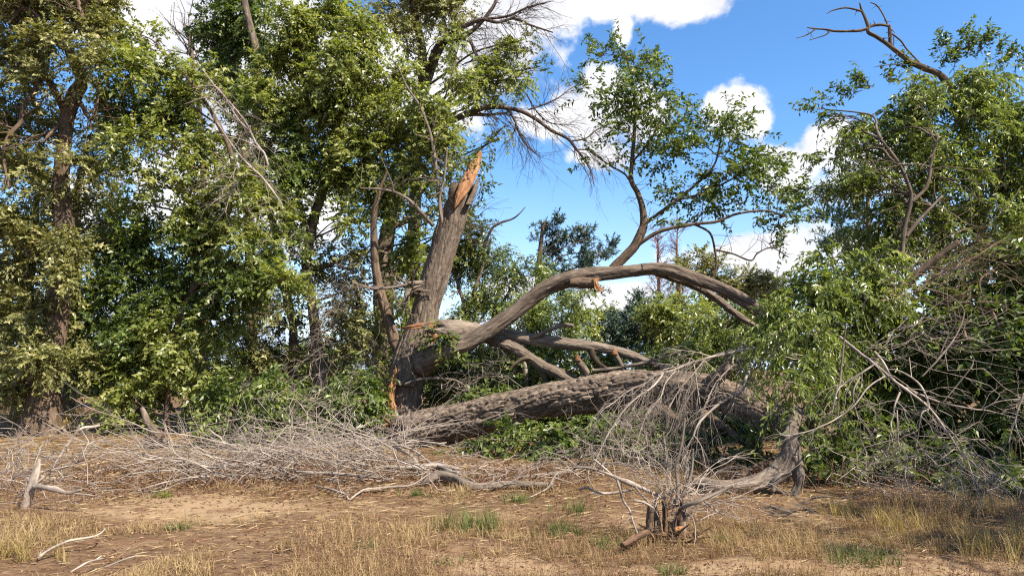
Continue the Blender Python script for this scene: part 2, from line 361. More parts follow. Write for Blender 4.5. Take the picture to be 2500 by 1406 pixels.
def make_ground():
    xs = np.concatenate([[-6000, -2500, -1000, -400, -150, -70, -40, -26, -19], np.arange(-15, 15.01, 0.16), [19, 26, 40, 70, 150, 400, 1000, 2500, 6000]])
    ys = np.concatenate([[-3000, -800, -200, -60, -20, -6, -1, 1.5], np.arange(3, 20, 0.16), [21, 23, 26, 30, 38, 50, 75, 120, 250, 600, 1500, 3000, 7000]])
    X, Y = np.meshgrid(xs, ys); p = np.stack([X.ravel(), Y.ravel()], 1); z = gh(p)
    nx, ny = len(xs), len(ys); i = (np.arange(ny - 1)[:, None] * nx + np.arange(nx - 1)[None]).ravel()
    m, nt, out, L = mat_new('dry_litter_ground')
    geo = N(nt, 'ShaderNodeNewGeometry'); at = N(nt, 'ShaderNodeAttribute', attribute_name='tint')
    def noise(s, d, sx=(1, 1, 1)):
        mp = N(nt, 'ShaderNodeMapping'); mp.inputs['Scale'].default_value = sx; L(geo.outputs['Position'], mp.inputs[0])
        n = N(nt, 'ShaderNodeTexNoise'); n.inputs['Scale'].default_value = s; n.inputs['Detail'].default_value = d; n.inputs['Roughness'].default_value = 0.65; L(mp.outputs[0], n.inputs['Vector']); return n.outputs[0]
    big = noise(0.8, 5); mid = noise(5, 6); fine = noise(70, 4); fib = noise(16, 5, (0.35, 2.2, 1))
    lit = ramp(nt, [(0.25, (0.050, 0.027, 0.017)), (0.5, (0.104, 0.062, 0.037)), (0.75, (0.188, 0.122, 0.074))]); L(fib, lit.inputs[0])
    snd = ramp(nt, [(0.3, (0.160, 0.106, 0.060)), (0.5, (0.232, 0.160, 0.094)), (0.72, (0.304, 0.220, 0.136))]); L(fine, snd.inputs[0])
    add = N(nt, 'ShaderNodeMath', operation='MULTIPLY_ADD'); L(big, add.inputs[0]); add.inputs[1].default_value = 1.6; L(at.outputs['Fac'], add.inputs[2])
    add2 = N(nt, 'ShaderNodeMath', operation='MULTIPLY_ADD'); L(mid, add2.inputs[0]); add2.inputs[1].default_value = 1.0; L(add.outputs[0], add2.inputs[2])
    mr = N(nt, 'ShaderNodeMapRange'); mr.interpolation_type = 'SMOOTHSTEP'; L(add2.outputs[0], mr.inputs['Value']); mr.inputs[1].default_value = 1.25; mr.inputs[2].default_value = 2.0
    mx = N(nt, 'ShaderNodeMix'); mx.data_type = 'RGBA'; L(mr.outputs[0], mx.inputs[0]); L(lit.outputs[0], mx.inputs[6]); L(snd.outputs[0], mx.inputs[7])
    pr = N(nt, 'ShaderNodeBsdfPrincipled'); red = noise(2.2, 6); rm = N(nt, 'ShaderNodeMapRange'); rm.interpolation_type = 'SMOOTHSTEP'; L(red, rm.inputs['Value']); rm.inputs[1].default_value = 0.52; rm.inputs[2].default_value = 0.68; rm.inputs[4].default_value = 0.75
    rx = N(nt, 'ShaderNodeMix'); rx.data_type = 'RGBA'; L(rm.outputs[0], rx.inputs[0]); L(mx.outputs[2], rx.inputs[6]); rx.inputs[7].default_value = (0.105, 0.05, 0.03, 1)
    L(rx.outputs[2], pr.inputs['Base Color']); pr.inputs['Roughness'].default_value = 0.95; pr.inputs['Specular IOR Level'].default_value = 0.1
    sm = N(nt, 'ShaderNodeMath', operation='ADD'); L(fine, sm.inputs[0]); L(fib, sm.inputs[1])
    bm = N(nt, 'ShaderNodeBump'); bm.inputs['Strength'].default_value = 0.6; bm.inputs['Distance'].default_value = 0.02; L(sm.outputs[0], bm.inputs['Height']); L(bm.outputs[0], pr.inputs['Normal']); L(pr.outputs[0], out.inputs[0])
    mb = MB(); mb.add(np.column_stack([p, z]), [np.stack([i, i + 1, i + nx + 1, i + nx], 1)], tint=sand_mask(p[:, 0], p[:, 1]))
    tag(mb.build('ground', m), 'dry sandy ground covered in brown plant litter', kind='structure')
    # far ridge, the blue of distant haze put into its base colour
    m2, nt, out, L = mat_new('haze_blue_mountain'); n = N(nt, 'ShaderNodeTexNoise'); n.inputs['Scale'].default_value = 0.004; n.inputs['Detail'].default_value = 6
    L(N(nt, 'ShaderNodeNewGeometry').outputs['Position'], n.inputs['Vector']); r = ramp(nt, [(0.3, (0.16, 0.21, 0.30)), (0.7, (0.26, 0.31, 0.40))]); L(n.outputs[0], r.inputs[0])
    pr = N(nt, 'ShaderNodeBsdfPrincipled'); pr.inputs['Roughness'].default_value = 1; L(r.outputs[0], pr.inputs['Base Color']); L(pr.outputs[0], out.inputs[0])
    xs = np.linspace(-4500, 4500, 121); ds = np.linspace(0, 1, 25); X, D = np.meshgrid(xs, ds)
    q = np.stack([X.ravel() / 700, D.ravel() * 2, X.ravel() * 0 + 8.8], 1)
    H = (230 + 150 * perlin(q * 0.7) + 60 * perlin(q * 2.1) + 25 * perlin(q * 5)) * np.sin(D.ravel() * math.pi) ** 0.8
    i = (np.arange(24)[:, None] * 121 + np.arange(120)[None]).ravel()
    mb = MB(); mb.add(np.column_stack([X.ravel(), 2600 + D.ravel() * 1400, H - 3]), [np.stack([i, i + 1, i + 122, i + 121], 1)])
    tag(mb.build('mountain', m2), 'low mountain ridge coloured haze blue far beyond the trees', kind='structure')
make_ground()

# ------------------------------------------------------------------ foliage
STY = {  # leaf length, width ratio, leaves a spray, spray length, droop, up
    'elm':   dict(mat='elm', L=0.138, w=0.47, nl=16, sl=0.5, droop=0.35, up=0.1, lai=3.6, twig='twig', tr=0.0035),
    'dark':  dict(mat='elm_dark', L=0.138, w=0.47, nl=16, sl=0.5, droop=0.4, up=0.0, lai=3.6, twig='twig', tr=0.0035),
    'arch':  dict(mat='elm_dark', L=0.13, w=0.48, nl=12, sl=0.5, droop=0.15, up=0.35, lai=1.75, twig='twig_dark', tr=0.004),
    'olive': dict(mat='olive', L=0.122, w=0.44, nl=18, sl=0.46, droop=0.25, up=0.15, lai=3.3, twig='twig', tr=0.0035),
    'pale':  dict(mat='pale', L=0.115, w=0.38, nl=15, sl=0.48, droop=0.65, up=0.0, lai=3.1, twig='twig', tr=0.0035),
    'hang':  dict(mat='pale', L=0.125, w=0.30, nl=15, sl=0.5, droop=1.0, up=-0.1, lai=2.3, twig='twig', tr=0.003),
    'lime':  dict(mat='lime', L=0.13, w=0.44, nl=14, sl=0.4, droop=0.3, up=0.2, lai=2.4, twig='twig', tr=0.004),
    'needle':dict(mat='needle', L=0.16, w=0.24, nl=30, sl=0.3, droop=-0.15, up=0.15, lai=2.6, twig='twig_dark', tr=0.005),
}
def sprays(lb, tb, c, rad, n_leaf, st, scale=1.0, spike=None, density_noise=True):
    nl = st['nl']; ns = max(3, int(n_leaf / nl)); m = ns * 3
    d = unit(rng.normal(size=(m, 3))); rr = rng.random(m) ** 0.42; o = c + d * rr[:, None] * rad
    if density_noise:
        k = perlin(o / (0.42 * scale) + 40) + 0.7 * perlin(o / (0.9 * scale) + 11) + rng.normal(size=m) * 0.10
        keep = np.argsort(-k)[:ns]
    else: keep = np.arange(ns)
    o = o[keep]; d = d[keep]; rr = rr[keep]; ns = len(o)
    di = unit(d * 0.8 * rr[:, None] + rng.normal(size=(ns, 3)) * 0.55 + np.array([0, 0, st['up']]))
    if spike is not None: di = unit(di * 0.35 + np.array(spike))
    SL = st['sl'] * scale * rng.uniform(0.6, 1.35, ns)
    cur = curve_fan(o, di, SL, st['droop'], 0.05, 4)
    tube_batch(tb, cur[::3][:, [0, 2, 3]], np.full(len(cur[::3]), st['tr'] * scale), np.full(len(cur[::3]), st['tr'] * 0.4 * scale), 3)
    s = (np.linspace(0.12, 1.0, nl)[None] + rng.uniform(-0.04, 0.04, (ns, nl))).clip(0, 0.999) * 3
    k0 = s.astype(int); f = (s - k0)[..., None]; ii = np.arange(ns)[:, None]
    b = cur[ii, k0] * (1 - f) + cur[ii, k0 + 1] * f; tg = unit(cur[ii, k0 + 1] - cur[ii, k0])
    sd = unit(np.cross(tg, np.array([0, 0, 1.0]) + rng.normal(size=(ns, 1, 3)) * 0.35)); alt = np.where(np.arange(nl) % 2, 1.0, -1.0)[None, :, None]
    if st['mat'] == 'needle': ld = unit(tg * 0.5 + rng.normal(size=(ns, nl, 3)) * 0.7)
    else: ld = unit(tg * 0.6 + sd * alt * 0.75 + rng.normal(size=(ns, nl, 3)) * 0.32 + np.array([0, 0, -0.28 - 0.3 * max(0, st['droop'] - 0.4)]))
    nm = unit(np.array([0, 0, .65]) + d[:, None] * 0.75 + rng.normal(size=(ns, nl, 3)) * 0.6)
    LL = st['L'] * scale * rng.uniform(0.6, 1.2, (ns, nl)); tint = np.clip(rng.normal(0.48, 0.17, (ns, 1)) + rng.normal(0, 0.15, (ns, nl)) + (rng.random((ns, nl)) < 0.03) * 0.4, 0, 1)
    args = (lb, b.reshape(-1, 3), ld.reshape(-1, 3), nm.reshape(-1, 3), LL.ravel(), LL.ravel() * st['w'], tint.ravel())
    if c[1] > 15.5 and st is not STY['arch']: leaf_blades(*args)
    else: leaves(*args)

def nleaf(rx, ry, Y, st, scale, lai):
    a = math.pi * rx * ry * pxm(Y) ** 2; la = 0.5 * st['L'] ** 2 * st['w'] * scale ** 2 * 0.62
    return int(a / la * lai * st['lai'] * (2.0 if Y > 15.5 and st is not STY['arch'] else 1.15))

def bough(root, c, rad, attach, style, n, scale=1.0, r0=None, spike=None, bark='bark_dark', name='bough'):
    """One leafy bough: limb and side branches (the part), its leaves (a sub-part)."""
    st = STY[style]; wood = MB(); tb = MB(); lb = MB()
    if attach is not None:
        a = np.asarray(attach); dist = np.linalg.norm(c - a); r0 = r0 or (0.008 + 0.012 * dist)
        mid = (a + c) / 2 + rng.normal(size=3) * 0.09 * dist + np.array([0, 0, 0.06 * dist])
        e = c + (c - a) / max(dist, .01) * rad.mean() * 0.3
        limb(wood, np.array([[*a, r0], [*(a * .6 + mid * .4), r0 * .8], [*mid, r0 * .6], [*c, r0 * .38], [*e, r0 * .2]]), side_len=0.065, smin=5, smax=8, lump=0.1, seed=rng.integers(90))
        ns = 6; t = rng.uniform(0.3, 1, ns)[:, None]; s0 = a * (1 - t) ** 2 + 2 * mid * t * (1 - t) + c * t ** 2
        tgt = c + unit(rng.normal(size=(ns, 3))) * rad * 0.85; v = tgt - s0; ln = np.linalg.norm(v, axis=1)
        grow(wood, s0, unit(v), ln, np.full(ns, r0 * 0.3).clip(0.005), 1, 2, 0.5, 0.6, 0.1, 0.07, K=4, sides=(3, 3))
    else:
        ns = 6; tgt = c + unit(rng.normal(size=(ns, 3))) * rad * 0.85
        grow(wood, np.repeat(c[None], ns, 0) + rng.normal(size=(ns, 3)) * 0.1 * rad, unit(tgt - c), np.linalg.norm(tgt - c, axis=1), np.full(ns, 0.008), 1, 2, 0.5, 0.6, 0.1, 0.07, K=4, sides=(3, 3))
    sprays(lb, wood, c, rad, n, st, scale, spike)
    w = wood.build(name, M[st['twig'] if attach is None else bark], root)
    l = lb.build('leaves', M[st['mat']], root, smooth=False, parent=w); tag(l, kind='stuff')
    return w

def clumps(root, cl, Y, style, trunk=None, scale=1.0, depth=0.8, bark='bark_dark', dens=1.0, ylim=None):
    for c in cl:
        px, py, rx, ry = c[:4]; de = (c[4] if len(c) > 4 else 1.0) * dens; dy = c[5] if len(c) > 5 else rng.uniform(-0.7, 0.7); sty = c[6] if len(c) > 6 else style
        y = Y + dy; ctr = P(px, py, y); rad = np.array([rx, depth * 0.5 * (rx + ry), ry]) * pxm(y)
        ctr[2] = max(ctr[2], rad[2] * 0.75 + 0.05)
        at = None
        if trunk is not None:
            dd = np.linalg.norm(trunk[:, :3] - ctr, axis=1); pen = np.maximum(0, trunk[:, 2] - (ctr[2] - 0.35 * np.linalg.norm(trunk[:, :2] - ctr[:2], axis=1)))
            k = int(np.argmin(dd + 0.9 * pen)); at = trunk[k, :3]
            if dd[k] > 4.5: at = None
        bough(root, ctr, rad, at, sty, nleaf(rx, ry, y, STY[sty], scale, de), scale, bark=bark)

# ------------------------------------------------------------------ the broken tree with its arching limb
def slab(mb, Lp, Rp, Y, thick, rows=60, cols=14, groove=0.02, rag=0.012, seed=0, ytop=None):
    """A torn, grooved board between two traced edges, with real thickness. Rows run along the fibre."""
    def res(pts):
        q = spline(np.array([[*P(a, b, Y + (c if c else 0))] for a, b, c in pts]), 0.02); s = np.concatenate([[0], np.cumsum(np.linalg.norm(np.diff(q, axis=0), axis=1))]); t = np.linspace(0, s[-1], rows)
        return np.stack([np.interp(t, s, q[:, k]) for k in range(3)], 1)
    A, B = res(Lp), res(Rp); f = np.linspace(0, 1, cols)[None, :, None]
    g = A[:, None] * (1 - f) + B[:, None] * f; r_, c_ = np.meshgrid(np.arange(rows), np.arange(cols), indexing='ij')
    n = perlin(np.stack([c_.ravel() * 0.8, r_.ravel() * 0.05, r_.ravel() * 0 + seed + .5], 1)).reshape(rows, cols) + 0.4 * perlin(np.stack([c_.ravel() * 1.9, r_.ravel() * 0.22, r_.ravel() * 0 + seed + 9], 1)).reshape(rows, cols)
    e = perlin(np.stack([r_.ravel() * 0.45, c_.ravel() * 0.05, r_.ravel() * 0 + seed + 3], 1)).reshape(rows, cols)
    bulge = np.sin(np.linspace(0.15, math.pi - 0.15, cols))[None]
    fr = g.copy(); fr[..., 1] += -groove * n - thick * 0.25 * bulge; fr[..., 0] += rag * e
    bk = g.copy(); bk[..., 1] += thick * (0.5 + 0.5 * bulge); bk[..., 0] += rag * e
    v = np.concatenate([fr.reshape(-1, 3), bk.reshape(-1, 3)]); K = rows * cols
    i = (np.arange(rows - 1)[:, None] * cols + np.arange(cols - 1)[None]).ravel()
    q1 = np.stack([i, i + cols, i + cols + 1, i + 1], 1); q2 = q1[:, ::-1] + K
    r = np.arange(rows - 1) * cols; a = r; q3 = np.stack([a, a + K, a + cols + K, a + cols], 1); a = r + cols - 1; q4 = np.stack([a, a + cols, a + cols + K, a + K], 1)
    c = np.arange(cols - 1); q5 = np.stack([c, c + 1, c + 1 + K, c + K], 1); c = c + (rows - 1) * cols; q6 = np.stack([c + 1, c, c + K, c + 1 + K], 1)
    bc = np.stack([c_.ravel() * 0.012, c_.ravel() * 0, r_.ravel() * 0.03], 1) + seed
    mb.add(v, [q1, q2, q3, q4, q5, q6], bark=np.concatenate([bc, bc + 0.3]))

def broken_tree():
    Y = 17.5; root = thing('broken_tree', 'broken elm with a splintered orange top and one limb arching over the fallen trunk', 'tree', [*P(985, 1045, Y)[:2], 0])
    tp = px_path([(972, 1062, Y, 56), (980, 1030, Y, 46), (986, 980, Y, 41), (990, 939, Y, 41), (1003, 880, Y, 43), (1018, 835, Y, 41), (1030, 797, Y, 37), (1042, 740, Y, 33), (1060, 681, Y, 33), (1083, 610, Y, 32), (1103, 545, Y, 33), (1116, 500, Y, 30), (1127, 465, Y, 27)])
    def jag(T, U, top):
        e = sstep(top - 1.1, top, U)
        hi = np.cos(T - 2.2) * 0.25 - 0.10 + 0.11 * np.sin(T * 5 + 1) + 0.07 * np.sin(T * 11)
        return e * hi
    def flare(T, U): return np.exp(-U / 0.25) * (0.18 + 0.16 * np.cos(T * 4 + 0.5))
    mb = MB(); trunk = limb(mb, tp, amp=0.042, f=13, stretch=0.17, seed=1, side_len=0.014, smax=170, lump=0.07, jag=jag, flare=flare, step=0.05, twist=0.15); mb.build('trunk', M['bark'], root)
    mb = MB(); slab(mb, [(1108, 512, -.42), (1114, 470, -.44), (1131, 430, -.4), (1144, 405, -.3), (1160, 384, -.2), (1173, 367, -.15)], [(1112, 508, -.42), (1132, 482, -.44), (1146, 462, -.4), (1163, 430, -.3), (1172, 405, -.2), (1177, 376, -.15)], Y, 0.10, groove=0.03, seed=2)
    mb.build('splinter', M['torn'], root)
    mb = MB(); slab(mb, [(1136, 500, -.35), (1150, 470, -.3), (1160, 445, -.25), (1165, 436, -.2)], [(1150, 500, -.3), (1160, 478, -.25), (1167, 455, -.2), (1168, 434, -.2)], Y, 0.12, rows=30, cols=8, seed=5); mb.build('bark_shard', M['bark'], root)
    mb = MB(); slab(mb, [(1092, 520, -.2), (1094, 470, -.2), (1100, 452, -.2), (1104, 446, -.2)], [(1108, 520, -.3), (1112, 480, -.3), (1117, 455, -.3), (1119, 444, -.2)], Y, 0.2, rows=30, cols=8, groove=0.03, seed=7); mb.build('bark_shard', M['bark_dark'], root)
    mb = MB(); slab(mb, [(966, 890, -.42), (952, 930, -.46), (944, 965, -.5), (933, 1000, -.52), (930, 1020, -.52), (940, 1042, -.52)], [(968, 890, -.42), (968, 935, -.48), (962, 970, -.54), (967, 1000, -.58), (962, 1030, -.58), (948, 1044, -.58)], Y, 0.2, rows=80, cols=16, groove=0.045, rag=0.02, seed=11)
    mb.build('torn_strip', M['torn'], root)
    mb = MB(); slab(mb, [(962, 926, -.5), (960, 932, -.5), (963, 940, -.5)], [(1008, 934, -.46), (1008, 940, -.46), (1004, 945, -.46)], Y, 0.06, rows=8, cols=10, seed=15); slab(mb, [(936, 920, -.5), (940, 924, -.5), (942, 928, -.5)], [(966, 926, -.5), (968, 930, -.5), (966, 934, -.5)], Y, 0.06, rows=8, cols=8, seed=16)
    mb.build('loose_bark', M['bark_dark'], root)
    # left stem and the arching limb
    mb = MB(); limb(mb, px_path([(985, 870, Y, 17), (966, 838, Y, 14), (953, 797, Y, 12.5), (936, 740, Y, 11.5), (918, 660, Y, 10), (913, 582, Y, 9), (914, 520, Y, 7), (925, 470, Y, 5), (945, 420, Y, 3)]), amp=0.012, f=14, seed=3, side_len=0.02); mb.build('stem', M['bark_dark'], root)
    Ya = 16.7
    arch = px_path_thin(0.92, [(1030, 890, 17.2, 34), (1062, 868, 16.9, 28), (1100, 851, Ya, 23), (1150, 832, Ya, 21), (1200, 803, Ya, 20.5), (1250, 766, Ya, 20.5), (1300, 726, Ya, 20.5), (1345, 697, Ya, 21), (1390, 681, Ya, 21), (1432, 674, Ya, 20), (1480, 669, Ya, 18), (1540, 661, Ya, 17), (1590, 656, Ya, 16.5), (1640, 662, 16.6, 16.5), (1700, 681, 16.5, 17), (1760, 704, 16.3, 17), (1810, 730, 16.1, 17), (1850, 757, 16, 15.5), (1885, 785, 15.8, 13), (1925, 830, 15.5, 11), (1960, 880, 15.2, 9)])
    mb = MB(); limb(mb, arch, amp=0.02, f=20, stretch=0.18, seed=5, side_len=0.014, smax=90, lump=0.15); al = mb.build('arching_limb', M['bark'], root)
    mb = MB(); limb(mb, px_path([(1392, 690, Ya - .1, 13), (1420, 690, Ya - .15, 14), (1446, 691, Ya - .22, 13), (1458, 692, Ya - .25, 12)]), amp=0.012, f=15, seed=8, side_len=0.014, jag=lambda T, U, t: sstep(t - .1, t, U) * 0.08 * np.sin(T * 3)); mb.build('broken_stub', M['bark_dark'], root, parent=al)
    mb = MB(); slab(mb, [(1448, 680, -.36), (1450, 690, -.36), (1452, 705, -.38), (1458, 712, -.38)], [(1462, 678, -.34), (1460, 690, -.36), (1466, 700, -.38), (1474, 712, -.38)], Ya, 0.05, rows=20, cols=8, groove=0.03, rag=.02, seed=21); mb.build('torn_wood', M['torn'], root, parent=al)
    mb = MB(); limb(mb, px_path([(1602, 668, 16.8, 6), (1640, 678, 16.9, 9), (1690, 696, 17, 9), (1745, 726, 17, 9), (1795, 765, 17, 8), (1850, 800, 17, 6)]), amp=0.012, f=15, seed=9, side_len=0.016); mb.build('under_limb', M['bark_grey'], root, parent=al)
    # the leafy upright on the arch
    up = px_path([(1470, 676, Ya, 8), (1490, 662, Ya, 11), (1512, 640, Ya, 11.5), (1545, 606, Ya, 11.5), (1564, 572, Ya, 11), (1572, 545, Ya, 9.5), (1568, 505, Ya, 7.5), (1556, 470, Ya, 6.5), (1541, 440, Ya, 6), (1543, 395, Ya, 5), (1550, 300, Ya, 4), (1546, 210, Ya, 3), (1530, 140, Ya, 2)])
    mb = MB(); u = limb(mb, up, amp=0.008, f=18, seed=12, side_len=0.014, smin=10); U_ = mb.build('upright_limb', M['bark_dark'], root)
    mb = MB()
    side = [[(1540, 612, Ya, 6), (1580, 582, Ya - .1, 5), (1620, 562, Ya - .2, 4.5), (1690, 548, Ya - .3, 4), (1750, 541, Ya - .4, 3.5), (1800, 522, Ya - .4, 3), (1870, 515, Ya - .4, 2.5), (1920, 530, Ya - .4, 1.5)],
            [(1572, 548, Ya, 5), (1610, 520, Ya + .1, 4), (1650, 490, Ya + .2, 4), (1700, 450, Ya + .2, 3.2), (1745, 400, Ya + .2, 2.5), (1765, 310, Ya + .2, 1.6)],
            [(1543, 450, Ya, 3), (1525, 425, Ya, 2.6), (1490, 405, Ya, 2.2), (1440, 370, Ya, 1.5)], [(1545, 395, Ya, 3), (1590, 340, Ya, 2.5), (1620, 270, Ya, 1.8)], [(1550, 300, Ya, 2.5), (1500, 235, Ya, 2), (1455, 215, Ya, 1.4)],
            [(1650, 490, Ya, 3), (1720, 470, Ya, 2.6), (1800, 430, Ya, 2.2), (1860, 390, Ya, 1.5)],
            [(1690, 546, Ya, 2.8), (1732, 568, Ya, 2.8), (1745, 610, Ya, 2.8), (1749, 650, Ya, 2.6), (1740, 672, Ya, 2.2)], [(1747, 610, Ya, 2.5), (1790, 620, Ya, 2.3), (1833, 636, Ya, 2), (1850, 618, Ya, 1.8), (1885, 605, Ya, 1.6), (1925, 628, Ya, 1)]]
    tips = []
    for s_ in side: tips.append(limb(mb, px_path(s_), side_len=0.02, smin=7, lump=0.12, seed=rng.integers(50)))
    allp = np.concatenate([u] + tips); k = rng.choice(len(allp), 70)
    grow(mb, allp[k, :3], unit(rng.normal(size=(70, 3)) + np.array([0.2, 0, 0.5])), rng.uniform(0.3, 0.9, 70), np.full(70, 0.008), 1, 3, 0.5, 0.6, 0.0, 0.1)
    mb.build('side_branch', M['bark_dark'], root, parent=U_)
    cl = [(1528, 140, 62, 38), (1468, 130, 26, 26, .8), (1575, 175, 50, 38), (1500, 220, 70, 50), (1590, 240, 64, 48), (1640, 300, 62, 52), (1440, 235, 40, 30, .8), (1540, 300, 60, 44, .7), (1668, 345, 66, 46), (1560, 350, 50, 26, .7), (1605, 375, 56, 28, .8),
          (1780, 275, 42, 26, .8), (1752, 310, 52, 34), (1800, 330, 44, 36), (1835, 390, 60, 46), (1775, 420, 66, 42), (1850, 450, 70, 44), (1905, 480, 50, 34), (1900, 545, 46, 34), (1915, 585, 22, 26), (1640, 480, 56, 34, .9), (1715, 500, 62, 34, .9), (1745, 460, 50, 34, .8), (1480, 382, 46, 16, .7), (1655, 545, 50, 14, .5), (1500, 395, 30, 16, .6)]
    cl = [(*c[:4], (c[4] if len(c) > 4 else 1.0)) for c in cl]
    clumps(root, cl, Ya, 'arch', allp, 1.0, 0.9, 'bark_dark', 1.0)
    # thin shoots off the trunk
    for pts in ([(1078, 540, 17.1, 4.5), (1070, 450, 17.1, 4.2), (1062, 390, 17.1, 4), (1050, 325, 17.1, 3.5), (1025, 260, 17.1, 3), (995, 215, 17.1, 2.4), (975, 170, 17.1, 1.6)],
                [(1078, 545, 17.1, 4), (1073, 490, 17.0, 3), (1085, 430, 17.0, 2.4), (1092, 360, 17.0, 2)],
                [(1058, 552, 17.2, 5), (1030, 520, 17, 4.2), (1000, 490, 16.9, 4), (965, 470, 16.8, 3.2), (925, 462, 16.8, 2.4), (880, 460, 16.8, 1.5)],
                [(1030, 690, 17.2, 6), (1000, 692, 17.0, 5), (960, 702, 16.9, 4), (910, 703, 16.9, 3), (860, 690, 16.9, 2)],
                [(1025, 700, 17.2, 8), (1000, 712, 17.0, 7), (988, 735, 16.9, 5), (986, 760, 16.9, 3)],
                [(1010, 940, 17.0, 3), (990, 938, 16.85, 3), (1030, 925, 16.8, 3.2), (1090, 925, 16.7, 3.2), (1125, 935, 16.6, 3), (1150, 960, 16.5, 2.5)]):
        mb = MB(); q = limb(mb, px_path(pts), side_len=0.018, smin=8, lump=0.12, seed=rng.integers(60)); k = rng.integers(len(q) // 4, len(q), 14)
        grow(mb, q[k, :3], unit(rng.normal(size=(14, 3)) + np.array([0, 0, .4])), rng.uniform(0.3, 0.9, 14), q[k, 3] * 0.5, 1, 3, 0.5, 0.6, 0.05, 0.1)
        mb.build('shoot', M['bark_grey'], root)
    clumps(root, [(1075, 820, 22, 26, .9, -0.75), (1090, 835, 16, 18, .8, -0.9), (1165, 385, 22, 22, .7), (1175, 460, 12, 16, .7)], Y, 'dark', None, 0.9)
    return trunk
broken_tree()

# ------------------------------------------------------------------ snapped limb resting across the trunk
def snapped_limb():
    Y = 16.95
    root = thing('snapped_limb', 'snapped forked limb with a torn butt lying behind the arching limb', 'branch', P(1090, 805, Y))
    def jag(T, U, top): return -(1 - sstep(0, 0.5, U)) * (0.12 * np.sin(T * 3) + 0.07 * np.sin(T * 7))
    mb = MB(); limb(mb, px_path([(1048, 803, 16.6, 6), (1064, 803, 16.65, 19), (1085, 806, 16.7, 26), (1110, 807, 16.8, 26), (1140, 808, 17.0, 22), (1180, 813, 17.2, 19), (1225, 818, 17.3, 17), (1270, 824, 17.3, 15.5), (1330, 832, 17.3, 14), (1400, 841, 17.2, 13), (1460, 848, 17.2, 12), (1520, 861, 17.2, 11.5), (1570, 878, 17.2, 10), (1630, 902, 17.2, 7), (1680, 930, 17.2, 5)]), amp=0.02, f=13, stretch=0.26, seed=21, side_len=0.013, smax=110, jag=jag, lump=0.12); a = mb.build('limb', M['bark_grey'], root)
    mb = MB(); slab(mb, [(978, 800, -.2), (1000, 794, -.3), (1030, 788, -.3), (1065, 784, -.35)], [(980, 804, -.2), (1004, 803, -.3), (1034, 802, -.3), (1060, 810, -.35)], 16.9, 0.08, rows=40, cols=10, groove=.03, seed=24); mb.build('torn_butt', M['torn'], root)
    mb = MB(); slab(mb, [(1052, 815, -.4), (1056, 825, -.42), (1055, 834, -.42)], [(1074, 808, -.42), (1068, 825, -.44), (1062, 838, -.44)], 16.9, 0.08, rows=14, cols=8, groove=.03, seed=26); mb.build('torn_butt', M['torn'], root)
    mb = MB(); limb(mb, px_path([(1180, 822, 17.2, 12), (1215, 834, 17.1, 15), (1260, 853, 17.0, 14), (1310, 885, 16.9, 13), (1350, 907, 16.8, 11), (1400, 932, 16.7, 8), (1430, 945, 16.7, 6)]), amp=0.016, f=14, seed=28, side_len=0.014); fk = mb.build('fork', M['bark'], root)
    for pts, m_ in (([(1320, 888, 16.9, 9), (1370, 908, 17, 8), (1400, 925, 17.1, 8), (1425, 940, 17.1, 7)], 'bark'), ([(1312, 890, 16.9, 8), (1328, 915, 16.9, 7.5), (1330, 950, 16.9, 6)], 'bark_dark'),
                    ([(1310, 882, 16.9, 5), (1285, 874, 16.8, 5), (1262, 885, 16.8, 4), (1245, 900, 16.8, 2)], 'bark_dark')):
        mb = MB(); limb(mb, px_path(pts), amp=.01, f=15, seed=rng.integers(80), side_len=0.02); mb.build('side_limb', M[m_], root, parent=fk)
    for pts, m_ in (([(1440, 850, 17.1, 8), (1452, 875, 17.1, 7), (1475, 898, 17.1, 6), (1520, 912, 17.1, 4)], 'bark_dark'), ([(1300, 826, 17.2, 6), (1340, 806, 17.1, 5), (1375, 794, 17.1, 5), (1400, 795, 17.1, 4)], 'bark_grey'),
                    ([(1440, 925, 16.9, 9), (1426, 900, 16.9, 8.5), (1410, 877, 16.9, 8)], 'bark'), ([(1526, 916, 16.8, 6), (1513, 885, 16.8, 6.5), (1500, 862, 16.8, 7)], 'bark'), ([(1445, 905, 16.8, 4), (1500, 899, 16.8, 4), (1560, 888, 16.7, 4), (1620, 872, 16.7, 2.5), (1680, 850, 16.6, 1.5)], 'bark_grey')):
        mb = MB(); limb(mb, px_path(pts), amp=.008, f=16, seed=rng.integers(80), side_len=0.018); o = mb.build('side_limb', M[m_], root)
        if pts[0][:2] in ((1440, 925), (1526, 916)):
            ex, ey = pts[-1][:2]; mb = MB(); slab(mb, [(ex - 8, ey + 4, -.1), (ex - 6, ey - 4, -.1), (ex - 2, ey - 12, -.1)], [(ex + 8, ey + 4, -.1), (ex + 7, ey - 4, -.1), (ex + 3, ey - 10, -.1)], pts[-1][2], 0.08, rows=10, cols=6, seed=31); mb.build('torn_tip', M['torn'], root, parent=o)
snapped_limb()

